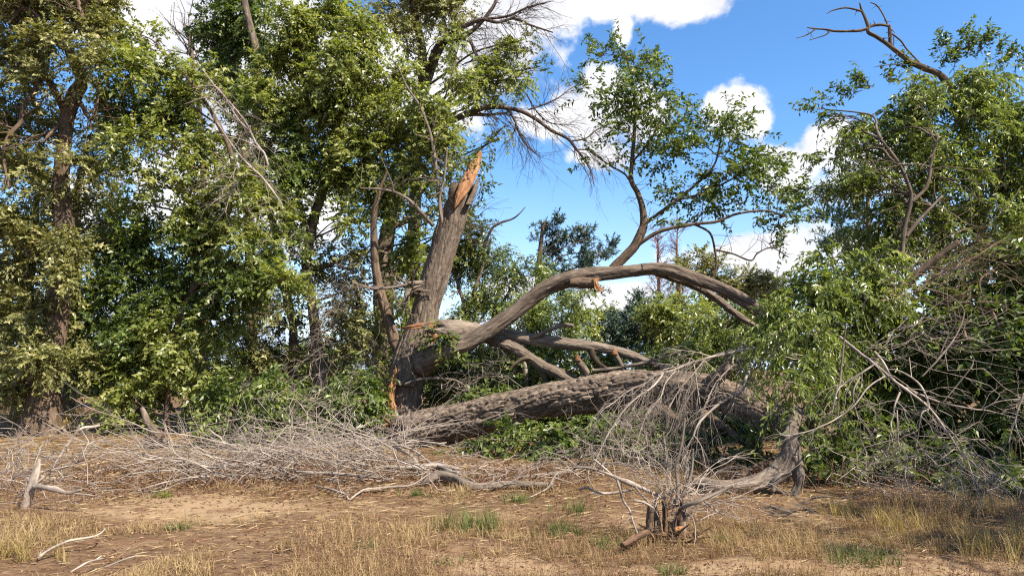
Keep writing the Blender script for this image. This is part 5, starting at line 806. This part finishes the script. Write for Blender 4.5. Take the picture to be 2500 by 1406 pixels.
# foreground stump with shoots
def shoot_stump():
    base = G(1632, 1312); Y = base[1]
    root = thing('sprouting_stump', 'low rotten stump bristling with reddish shoots in the grass', 'stump', base)
    for k in range(11):
        bx = 1640 + rng.normal(0, 17); hgt = rng.uniform(35, 95); yo = rng.uniform(-.14, .14); ln = rng.normal(4, 12); w = rng.uniform(3.5, 8)
        mb = MB(); ph = rng.uniform(0, 6); limb(mb, px_path([(bx, 1328, Y + yo, w * 1.35), (bx + ln * .2, 1310, Y + yo, w * 1.1), (bx + ln * .6, 1318 - hgt * .6, Y + yo, w * .9), (bx + ln, 1318 - hgt, Y + yo, w * .55)]), amp=.016, f=24, stretch=.3, seed=81 + k, side_len=.008, smax=44, lump=.4, jag=lambda T, U, t: sstep(t - .14, t, U) * .06 * np.sin(T * 2 + ph)); mb.build('stump_body', M[['bark_grey', 'rot', 'bark', 'bark_dark'][k % 4]], root)
    mb = MB()
    for k in range(60):
        a_ = np.array([*(G(1640 + rng.normal(0, 36), 1322 + rng.normal(0, 7))[:2]), rng.uniform(.0, .08)]); d = unit(np.array([rng.normal(), rng.normal() * .5, rng.uniform(-.1, .5)])); l = rng.uniform(.05, .22); limb(mb, np.array([[*a_, .012], [*(a_ + d * l * .5), .009], [*(a_ + d * l), .003]]), side_len=.02, smin=4, smax=5, seed=k, lump=.3)
    tag(mb.build('rotten_debris', M['rot'], root), kind='stuff')
    mb = MB(); slab(mb, [(1648, 1286, -.2), (1646, 1292, -.21), (1650, 1298, -.21)], [(1668, 1284, -.2), (1670, 1290, -.21), (1664, 1298, -.21)], Y, .04, rows=10, cols=8, seed=82); mb.build('cut_face', M['torn'], root)
    for pts, m_ in (([(1583, 1320, Y - .05, 9), (1585, 1295, Y - .05, 8), (1587, 1262, Y - .05, 8), (1589, 1236, Y - .05, 7)], 'bark_dark'), ([(1603, 1326, Y - .1, 6), (1604, 1308, Y - .1, 6), (1605, 1292, Y - .1, 5)], 'bark_grey'), ([(1680, 1316, Y - .1, 8), (1668, 1290, Y - .1, 7), (1668, 1260, Y - .1, 5)], 'bark_grey')):
        mb = MB(); limb(mb, px_path(pts), amp=.008, f=22, seed=rng.integers(99), side_len=.008, lump=.2); mb.build('post', M[m_], root)
    mb = MB(); n = 60
    st = P(1655, 1232, Y)[None] + rng.normal(size=(n, 3)) * np.array([.12, .08, .10]); tgt = []
    for i in range(n):
        a = rng.uniform(0, 1)
        if a < .42: tgt.append((rng.uniform(1490, 1640), rng.uniform(1060, 1130)))
        elif a < .6: tgt.append((rng.uniform(1620, 1720), rng.uniform(1010, 1110)))
        elif a < .8: tgt.append((rng.uniform(1720, 1950), rng.uniform(1060, 1200)))
        else: tgt.append((rng.uniform(1720, 2000), rng.uniform(1200, 1310)))
    t = np.array([P(a, b, Y + rng.uniform(-.4, .7)) for a, b in tgt]); t[:, 2] = np.maximum(t[:, 2], .04); v = t - st; l = np.linalg.norm(v, axis=1); v = unit(v + np.array([0, 0, .28]) * l[:, None] / np.maximum(l[:, None], .1))
    grow(mb, st, v, l * 1.05, rng.uniform(.003, .006, n), 1, 3, .42, .4, .3, .09, K=8, taper=.35, s_rng=(.45, .95)); tag(mb.build('shoot', M['dead_twig'], root), kind='stuff')
    for lab, ps, m_ in (('x', [(1660, 1240, Y - .1, 5), (1700, 1225, Y - .2, 4.4), (1740, 1208, Y - .2, 4), (1790, 1185, Y - .2, 3)], 'bark_grey'), ('x', [(1650, 1235, Y, 5), (1655, 1190, Y, 4.4), (1652, 1140, Y + .05, 4), (1665, 1080, Y + .1, 3.2), (1672, 1020, Y + .1, 2)], 'bark_grey'), ('x', [(1655, 1232, Y, 4.4), (1675, 1190, Y, 4), (1688, 1150, Y, 3.4), (1692, 1095, Y, 2.4)], 'bark_grey')):
        mb = MB(); limb(mb, px_path(ps), side_len=.008, smin=7, lump=.12, seed=rng.integers(90)); mb.build('stem', M[m_], root)
shoot_stump()
Ys = 6.7
stick('dead_branch', 'grey dead branch reaching out sideways from the sprouting stump', 'branch', [[(1625, 1217, Ys, 7), (1580, 1196, Ys, 7.4), (1540, 1180, Ys, 8), (1497, 1162, Ys, 7), (1460, 1148, Ys, 5.4), (1430, 1141, Ys, 5), (1396, 1140, Ys, 3.6)], [(1503, 1166, Ys, 4), (1475, 1142, Ys, 4), (1448, 1119, Ys, 3)], [(1545, 1180, Ys, 5), (1565, 1206, Ys - .05, 5), (1583, 1226, Ys - .1, 5), (1590, 1240, Ys - .1, 5)],
       [(1506, 1170, Ys, 5), (1513, 1192, Ys - .1, 5), (1519, 1214, Ys - .1, 5), (1527, 1230, Ys - .15, 4.4), (1537, 1245, Ys - .2, 4.2), (1547, 1278, Ys - .3, 4), (1562, 1316, Ys - .4, 3.4)], [(1438, 1145, Ys, 2), (1436, 1165, Ys - .05, 2), (1448, 1190, Ys - .05, 1.8), (1453, 1202, Ys - .05, 1.2)]], mat='dead', amp=.004, twigs=(4, .2))
stick('dead_branch', 'blunt pale branch lying low beside the sprouting stump', 'branch', [[(1548, 1194, Ys + .15, 5), (1502, 1202, Ys + .15, 5.4), (1464, 1203, Ys + .1, 5.4), (1442, 1194, Ys + .1, 5.4), (1430, 1190, Ys + .1, 5.4), (1414, 1195, Ys + .1, 4)]], mat='dead', amp=.003)
stick('dead_stick', 'short twisted pale stick caught on the dark post of the stump', 'branch', [[(1548, 1222, Ys - .3, 3), (1565, 1224, Ys - .3, 5), (1585, 1233, Ys - .3, 5), (1594, 1240, Ys - .3, 4)], [(1560, 1224, Ys - .3, 3), (1545, 1216, Ys - .3, 1.6)]], mat='dead', amp=.004)
stick('log', 'short dark rotten log on the ground at the foot of the stump', 'log', [[(1519, 1330, 6.05, 8), (1545, 1316, 6.15, 9), (1580, 1298, 6.3, 8)]], mat='rot', amp=.01, f=20)
stick('dead_stick', 'thin pale arched twig bending to the ground off the stump', 'branch', [[(1665, 1245, 6.3, 2), (1690, 1262, 6.2, 2.2), (1698, 1300, 6.1, 2), (1694, 1335, 6.0, 1.4)]], mat='dead', amp=.001)
stick('dead_stick', 'grey stick lying in the grass beside the bent log', 'branch', [[(1925, 1248, 7.6, 3), (1960, 1226, 7.8, 4), (2000, 1212, 7.9, 4), (2030, 1212, 7.9, 2.6)]], mat='bark_grey', amp=.002)
stick('dead_stick', 'curved pale twig in the weeds under the fallen crown', 'branch', [[(2020, 1228, 7.7, 2.4), (2040, 1226, 7.7, 2.4), (2065, 1214, 7.8, 2.6), (2100, 1213, 7.9, 2)]], mat='bark_grey', amp=.001)
stick('dead_stick', 'dark twig lying on bare soil in the foreground', 'branch', [[(950, 1340, 6, 2.4), (975, 1352, 5.9, 3), (1005, 1358, 5.85, 2)]], mat='bark_dark', amp=.001)
# hanging pale broken branches in the elm
for lab, ps, Yh in (('sprawl of broken pale twigs hanging down through the green elm', [[(480, 150, 16.2, 3), (520, 205, 16.2, 3.4), (560, 250, 16.2, 4), (600, 300, 16.2, 4.4), (625, 350, 16.2, 4.6), (645, 375, 16.2, 5), (655, 405, 16.2, 5)], [(470, 215, 16.2, 2.4), (530, 215, 16.2, 3), (580, 290, 16.2, 3.6), (610, 320, 16.2, 4)], [(450, 255, 16.2, 2), (510, 240, 16.2, 3), (560, 280, 16.2, 3)]], 16.2),
                ('lower broken branch with pale curling twigs hung in the green elm', [[(530, 300, 15.9, 3), (560, 345, 15.9, 3.6), (590, 385, 15.9, 4), (620, 415, 15.9, 4.6), (645, 440, 15.9, 5), (690, 500, 15.9, 4)], [(575, 410, 15.9, 2.6), (570, 430, 15.9, 2.6), (572, 470, 15.9, 2.2)], [(640, 435, 15.9, 3), (600, 428, 15.9, 2.6), (565, 470, 15.9, 2.4), (550, 520, 15.9, 1.6)], [(540, 330, 15.9, 2.4), (600, 345, 15.9, 2.4), (640, 370, 15.9, 2)]], 15.9)):
    stick('hanging_branch', lab, 'branch', ps, mat='dead', twigs=(22, .75), amp=.002, droop=.15, dirb=(-.35, 0, .15), lv=2)
bundle('spray of dead tan twigs standing among the trunks of the twiggy elm', P(760, 860, 18.2), P(830, 640, 18.2), 60, .6, .008, 'dead_twig', (.6, 1.6))
bundle('second spray of dead tan twigs low behind the bright elm', P(640, 800, 17.6), P(700, 560, 17.6), 44, .6, .007, 'dead_twig', (.6, 1.4))
bundle('pale dead sprigs sticking up from the leafy sprouts', P(700, 1040, 14.8), P(760, 930, 14.8), 34, .7, .006, 'dead_twig', (.5, 1.2), lv=1)
bundle('dim tangle of bare branches behind the torn base', P(900, 960, 17.9), P(960, 860, 18.2), 30, .7, .007, 'twig', (.5, 1.2))
bundle('bare grey branches lying across the dark thicket', P(1060, 960, 17.2), P(1260, 900, 17.2), 26, .45, .009, 'twig', (.6, 1.5), droop=.05)
bundle('dim brush under the middle of the fallen trunk', G(1430, 1120) + np.array([0, .5, .2]), G(1640, 1120) + np.array([0, .4, .6]), 60, .6, .007, 'twig', (.5, 1.2), droop=.2)

# ------------------------------------------------------------------ brush pile, litter and grass
def brush_mass(name, label, px0, px1, py0, py1, n, hmax, dirx, mat, seed, Ls=(.5, 1.8)):
    mb = MB(); px = rng.uniform(px0, px1, n); py = rng.uniform(py0, py1, n); p = np.array([G(a, b) for a, b in zip(px, py)])
    edge = np.clip(1 - ((px - (px0 + px1) / 2) / ((px1 - px0) / 2)) ** 2, .1, 1)
    p[:, 2] = gh(p[:, :2]) + rng.random(n) ** 1.6 * hmax * edge
    a = rng.normal(0, .55, n); di = np.stack([dirx * np.cos(a) * np.where(rng.random(n) < .25, -1, 1), np.sin(a), rng.normal(.16, .26, n)], 1)
    grow(mb, p, unit(di), rng.uniform(*Ls, n), rng.uniform(.004, .0105, n), 2, 2, .5, .6, .14, .22, K=7, taper=.4)
    for v in mb.v: v[:, 2] = np.maximum(v[:, 2], gh(v[:, :2]) + .004)
    tag(mb.build(name, M[mat]), label, kind='stuff')
brush_mass('brush', 'tangled mass of fine grey twigs piled before the broken tree', 490, 1110, 1100, 1186, 190, .45, -1, 'dead_twig', 1, (.6, 1.9))
brush_mass('brush', 'thin grey twigs trailing out to the side of the pile', 230, 620, 1120, 1185, 30, .2, -1, 'dead_twig', 2)
brush_mass('brush', 'fine pale twigs tangled around the bleached snag', -60, 250, 1120, 1240, 45, .45, -1, 'dead_twig', 3, (.4, 1.2))
brush_mass('brush', 'low brown twigs strewn along the crooked log', 1040, 1480, 1140, 1200, 70, .15, 1, 'twig', 4, (.3, 1.0))
brush_mass('brush', 'scattered thin twigs on the far litter', -50, 420, 1062, 1100, 30, .15, -1, 'twig', 5, (.4, 1.2))
def arcs(name, label, px0, px1, py0, py1, n, hgt, mat='dead_twig', dx=-.3):
    mb = MB(); p = np.array([G(a, b) for a, b in zip(rng.uniform(px0, px1, n), rng.uniform(py0, py1, n))]); p[:, 2] = gh(p[:, :2]) + rng.random(n) * .25
    grow(mb, p, unit(np.stack([rng.normal(dx, .6, n), rng.normal(0, .3, n), rng.uniform(.35, 1.1, n)], 1)), rng.uniform(.5, 1, n) * hgt, rng.uniform(.005, .010, n), 1, 3, .5, .5, .35, .2, K=7, taper=.4)
    for v in mb.v: v[:, 2] = np.maximum(v[:, 2], gh(v[:, :2]) + .004)
    tag(mb.build(name, M[mat]), label, kind='stuff')
arcs('brush', 'curved pale twigs arching up out of the brush pile', 540, 1000, 1105, 1150, 34, 1.35)
arcs('brush', 'pale bowed twigs arching over the bleached snag', -40, 230, 1140, 1235, 24, .8, dx=.1)
arcs('brush', 'fine curved twigs tangled under the white dead branch', 1430, 1720, 1130, 1175, 60, 1.1)
def red_litter():
    mb = MB(); n = 9000; p = np.array([G(a, b)[:2] for a, b in zip(rng.uniform(180, 1450, n), rng.normal(1165, 24, n).clip(1095, 1230))]); b = np.column_stack([p, gh(p) + rng.uniform(.003, .05, n)])
    leaves(mb, b, rng.normal(size=(n, 3)) * np.array([1, 1, .4]), np.array([0, 0, 1.0]) + rng.normal(size=(n, 3)) * .6, rng.uniform(.03, .09, n), rng.uniform(.012, .03, n), np.clip(rng.normal(.25, .2, n), 0, 1), bend=.2)
    tag(mb.build('leaf_litter', M['brown_weed'], smooth=False), 'reddish brown dead leaves heaped under the brush pile', kind='stuff')
red_litter()
# individual grey branches of the pile
protos = []
for k in range(6):
    mb = MB(); n0 = 9; x = np.linspace(0, 1.5 + .25 * k % .9, n0); y = np.cumsum(np.cumsum(rng.normal(0, .035, n0))) * .6; z = np.cumsum(rng.normal(0, .045, n0)); r = np.linspace(.012, .004, n0)
    q = limb(mb, np.stack([x, y - y[0], z - z[0], r], 1), amp=.002, f=25, side_len=.02, smin=6, smax=7, lump=.15, seed=k + 5); kk = rng.integers(len(q) // 5, len(q), 7)
    grow(mb, q[kk, :3], unit(np.array([1, 0, .1]) + rng.normal(size=(7, 3)) * .45), rng.uniform(.3, .9, 7), q[kk, 3] * .6, 1, 3, .5, .45, .05, .09, taper=.4)
    o = mb.build('pile_branch', M['dead']); protos.append(o); C.objects.unlink(o)
nb = 0
for k in range(60):
    px, py = rng.uniform(470, 1130), rng.uniform(1098, 1192)
    if k > 50: px, py = rng.uniform(250, 520), rng.uniform(1130, 1190)
    if (px > 1000 and py < 1120): continue
    o = protos[k % 6].copy(); C.objects.link(o); g = G(px, py)
    o.location = (g[0], g[1], gz(g[0], g[1]) + .03 + rng.random() ** 1.5 * .42 * (1 if px > 500 else .3)); ang = math.pi + rng.normal(0, .5) if rng.random() < .75 else rng.normal(0, .6)
    o.rotation_euler = (rng.uniform(0, 6.28), rng.normal(-.04, .14), ang); s = rng.uniform(.6, 1.15); o.scale = (s, s, s)
    tag(o, 'bare grey branch lying in the tangled brush pile before the broken tree', 'branch', 'bare branches of the brush pile'); nb += 1

def frustum_points(n, y0, y1, pw=1.0, wide=0.80):
    y = y0 + (y1 - y0) * rng.random(n) ** pw; return np.stack([y * rng.uniform(-wide, wide, n), y], 1)
def blades(mb, base, n, hgt, lean, w, tint0, sd=.12):
    """n blades from every base point: bent narrow triangles."""
    b = np.repeat(base, n, 0); m = len(b); h = np.repeat(hgt, n) * rng.uniform(.45, 1.15, m); a = rng.uniform(0, 2 * math.pi, m); ln = rng.uniform(.1, lean, m)
    out = np.stack([np.cos(a), np.sin(a), a * 0], 1); b = b + out * (rng.random(m) * .05)[:, None]; s = np.stack([-np.sin(a), np.cos(a), a * 0], 1) * (w * rng.uniform(.6, 1.2, m))[:, None]
    m1 = b + np.array([0, 0, 1.0]) * (h * .55)[:, None] + out * (h * ln * .35)[:, None]; tp = b + np.array([0, 0, 1.0]) * h[:, None] * (1 - .25 * ln[:, None]) + out * (h * ln)[:, None]
    v = np.stack([b - s, b + s, m1 + s * .7, m1 - s * .7, tp], 1); i = np.arange(m)[:, None] * 5
    mb.add(v.reshape(-1, 3), [i + np.array([0, 1, 2, 3]), i + np.array([3, 2, 4])], tint=np.repeat(np.clip(np.repeat(tint0, n) + rng.normal(0, sd, m), 0, 1), 5))
def grass():
    mb = MB(); p = frustum_points(12500, 4.6, 11.5, 1.2); z = gh(p); nz = perlin(np.column_stack([p * .7, p[:, 0] * 0 + 2])) + .5 * perlin(np.column_stack([p * 2.2, p[:, 0] * 0 + 7]))
    sm = sand_mask(p[:, 0], p[:, 1]); px = CX + F * p[:, 0] / p[:, 1]
    near = p[:, 1] < 7.4; right = (px > 1250)
    score = nz - 1.2 * sm + np.where(near, .30, -.15) + np.where(right, .18, 0) - sstep(8.6, 11, p[:, 1]) * .5
    keep = score > .12; p = p[keep]; z = z[keep]; nz = nz[keep]; n = len(p)
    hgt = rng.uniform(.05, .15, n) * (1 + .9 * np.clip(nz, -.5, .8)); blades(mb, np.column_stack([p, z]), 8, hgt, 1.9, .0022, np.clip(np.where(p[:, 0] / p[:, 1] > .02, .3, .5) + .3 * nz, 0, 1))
    tag(mb.build('grass', M['straw'], smooth=False), 'fine dry straw coloured grass over the clearing', kind='stuff')
    # brown seed-headed weeds
    mb = MB(); p = frustum_points(4200, 4.7, 10, 1.2); k = perlin(np.column_stack([p * .55, p[:, 0] * 0 + 31])) - sand_mask(p[:, 0], p[:, 1]) + np.where(CX + F * p[:, 0] / p[:, 1] > 1700, .3, 0); p = p[k > .12]; n = len(p)
    st = np.column_stack([p, gh(p)]); di = unit(np.array([0, 0, 1.0]) + rng.normal(size=(n, 3)) * .25); cur = grow(mb, st, di, rng.uniform(.16, .36, n), np.full(n, .0014), 1, 4, .45, .5, -.02, .08, K=3, sides=(3, 3), taper=.5)
    c = cur[:, -1]; c = c[rng.random(len(c)) < .8]; nl = 2; b = np.repeat(c, nl, 0) + rng.normal(size=(len(c) * nl, 3)) * .012
    leaves(mb, b, rng.normal(size=b.shape) + np.array([0, 0, .8]), rng.normal(size=b.shape), rng.uniform(.012, .026, len(b)), rng.uniform(.005, .010, len(b)), rng.uniform(.2, .9, len(b)))
    tag(mb.build('weeds', M['brown_weed'], smooth=False), 'brown seed headed weeds standing in the dry grass', kind='stuff')
    # straw and bark litter
    mb = MB(); p = frustum_points(30000, 4.6, 17, 1.0, .78); px = CX + F * p[:, 0] / p[:, 1]; kp = rng.random(len(p)) > .75 * sand_mask(p[:, 0], p[:, 1]); p = p[kp]; n = len(p); b = np.column_stack([p, gh(p) + rng.uniform(.003, .03, n)]); a = rng.normal(0.15, .7, n)
    d = np.stack([np.cos(a), np.sin(a), rng.normal(0, .1, n)], 1); ll = rng.uniform(.05, .26, n) * np.clip(p[:, 1] / 9, .6, 1.5); w = ll * 0 + .0045 * np.clip(p[:, 1] / 7, .7, 2)
    leaves(mb, b, d, np.array([0, 0, 1.0]) + rng.normal(size=(n, 3)) * .4, ll, w * 2, np.clip(rng.normal(.5, .3, n), 0, 1), bend=.0)
    tag(mb.build('straw_litter', M['straw'], smooth=False), 'combed dry straw and stalk litter on the ground', kind='stuff')
    mb = MB(); p = frustum_points(16000, 4.6, 15, 1.0, .78); n = len(p); b = np.column_stack([p, gh(p) + .004]); d = rng.normal(size=(n, 3)) * np.array([1, 1, .25])
    leaves(mb, b, d, np.array([0, 0, 1.0]) + rng.normal(size=(n, 3)) * .5, rng.uniform(.02, .06, n), rng.uniform(.01, .025, n), rng.uniform(0, 1, n), bend=.2)
    tag(mb.build('leaf_litter', M['brown_weed'], smooth=False), 'scattered brown dead leaves on the ground', kind='stuff')
grass()
WEED = [(1150, 1290, .34, 50, 'green'), (1365, 1300, .2, 30, 'green'), (1265, 1185 + 40, .2, 26, 'green'), (905, 1345, .14, 18, 'green'), (1010, 1210, .16, 22, 'green'), (420, 1290, .10, 20, 'green'), (400, 1215, .12, 22, 'lime'), (2110, 1380, .26, 40, 'green'), (2200, 1290, .4, 36, 'gold'), (1480, 1330, .14, 22, 'green'), (1760, 1320, .12, 22, 'green'), (1640, 1400, .14, 22, 'green'), (2480, 1360, .5, 40, 'gold'), (2380, 1250, .4, 34, 'gold'), (1400, 1245, .22, 30, 'green'), (60, 1360, .3, 30, 'gold'), (1080, 1380, .1, 16, 'green'), (2050, 1250, .3, 30, 'gold')]
wl = ['broad feathery green weed clump in the dry grass before the crooked log', 'grassy green tuft between the feathery clump and the sprouting stump', 'small green tuft near the end of the crooked log', 'tiny dark green plant in the brown foreground grass', 'little bright tuft at the foot of the brush pile', 'low leafy green sprig on the sunlit litter', 'pale yellow green tuft at the edge of the sandy patch', 'pale green weed beside the sandy track under the fallen crown', 'dry yellowing weed before the dark hollow', 'short green patch beside the short dark rotten log', 'low green patch under the trailing shoots of the stump', 'tiny green sprig on the bare soil in the foreground', 'tall golden weed at the outer edge of the grass', 'golden weed against the grey brush', 'thin green weed between the crooked log and the stump', 'yellow weed tuft below the bleached snag', 'smallest green sprout in the foreground grass', 'rusty weed beside the bent log']
for (px, py, h, n, c), lab in zip(WEED, wl):
    g = G(px, py); root = thing('weed_plant', lab, 'weed', [g[0], g[1], gz(g[0], g[1])]); mb = MB(); m = max(6, n // 2)
    p = np.column_stack([g[0] + rng.normal(0, h * .5, m), g[1] + rng.normal(0, h * .4, m)]); st = np.column_stack([p, gh(p)])
    grow(mb, st, unit(np.array([0, 0, 1.0]) + rng.normal(size=(m, 3)) * .3), h * rng.uniform(.5, 1.1, m), np.full(m, .0016), 1, 7, .45, .5, .05, .06, K=4, taper=.5); STEM = mb.build('stem', M[{'green': 'green_weed', 'lime': 'lime', 'gold': 'gold_weed'}[c]], root); tag(STEM, kind='stuff')
    mb = MB(); blades(mb, st, 12, np.full(m, h * .6), .9, .003, np.full(m, .45), .2); tag(mb.build('blades', M[{'green': 'green_weed', 'lime': 'lime', 'gold': 'gold_weed'}[c]], root, smooth=False), kind='stuff')
# golden dry shrubs behind the dark trunk
for lab, pts in (('golden dry shrub at the foot of the tall dark trunk', [(200, 1040, .9, 50), (160, 1050, .7, 30)]), ('golden dry shrub beyond the narrow dark trunk', [(10, 1045, 1.0, 50)])):
    g = G(pts[0][0], pts[0][1] + 10); root = thing('dry_shrub', lab, 'shrub', [g[0], g[1], 0]); mb = MB(); lb = MB()
    for px, py, h, n in pts:
        g = G(px, py + 10); p = np.column_stack([g[0] + rng.normal(0, .55, n), g[1] + rng.normal(0, .4, n)]); st = np.column_stack([p, gh(p)])
        cur = grow(mb, st, unit(np.array([0, 0, 1.0]) + rng.normal(size=(n, 3)) * .35), h * rng.uniform(.5, 1.1, n), np.full(n, .005), 2, 4, .45, .5, .02, .06, K=3, sides=(3, 3, 3), taper=.5); e = cur[:, -1]
        leaves(lb, e, rng.normal(size=e.shape) + np.array([0, 0, .5]), rng.normal(size=e.shape), rng.uniform(.03, .07, len(e)), rng.uniform(.015, .03, len(e)), rng.uniform(0, 1, len(e)))
    mb.build('stems', M['gold_weed'], root); tag(lb.build('leaves', M['gold_weed'], root, smooth=False), kind='stuff')
# far pale shed glimpsed under the leaves
def shed():
    Y = 60; root = thing('shed', 'pale grey roofed shed glimpsed far off under the leaves', 'building', [*P(480, 930, Y)[:2], 0]); x0, x1 = P(345, 930, Y)[0], P(640, 930, Y)[0]
    def box(name, a, b, m, par=None):
        mb = MB(); v = np.array([[x, y, z] for z in (a[2], b[2]) for y in (a[1], b[1]) for x in (a[0], b[0])], float); mb.add(v, [np.array([[0, 1, 5, 4], [1, 3, 7, 5], [3, 2, 6, 7], [2, 0, 4, 6], [4, 5, 7, 6], [0, 2, 3, 1]])]); return mb.build(name, m, root, smooth=False, parent=par)
    ml = {}
    for k, c in (('wall', (.5, .44, .38)), ('roof', (.36, .36, .38)), ('dark', (.05, .05, .06))):
        m, nt, out, L = mat_new('shed_' + k); n = N(nt, 'ShaderNodeTexNoise'); n.inputs['Scale'].default_value = 3; r = ramp(nt, [(.3, tuple(x * .8 for x in c)), (.7, c)]); L(n.outputs[0], r.inputs[0]); p = N(nt, 'ShaderNodeBsdfPrincipled'); L(r.outputs[0], p.inputs['Base Color']); L(p.outputs[0], out.inputs[0]); ml[k] = m
    w = box('wall', (x0, Y, 0), (x1, Y + 6, 1.1), ml['wall'])
    mb = MB(); a, b = x0 - .4, x1 + .4; v = np.array([[a, Y - .4, 1.1], [b, Y - .4, 1.1], [b, Y + 3, 2.2], [a, Y + 3, 2.2], [a, Y + 6.4, 1.1], [b, Y + 6.4, 1.1], [a, Y - .4, 1.0], [b, Y - .4, 1.0], [a, Y + 6.4, 1.0], [b, Y + 6.4, 1.0]]); mb.add(v, [np.array([[0, 1, 2, 3], [3, 2, 5, 4], [6, 7, 1, 0], [4, 5, 9, 8]]), np.array([[0, 3, 4], [1, 5, 2]])]); mb.build('roof', ml['roof'], root, smooth=False)
    box('door', (x0 + 3, Y - .03, 0.02), (x0 + 4, Y + .02, 1.0), ml['dark'])
shed()
for o in list(bpy.data.objects):
    if '_org' in o: del o['_org']
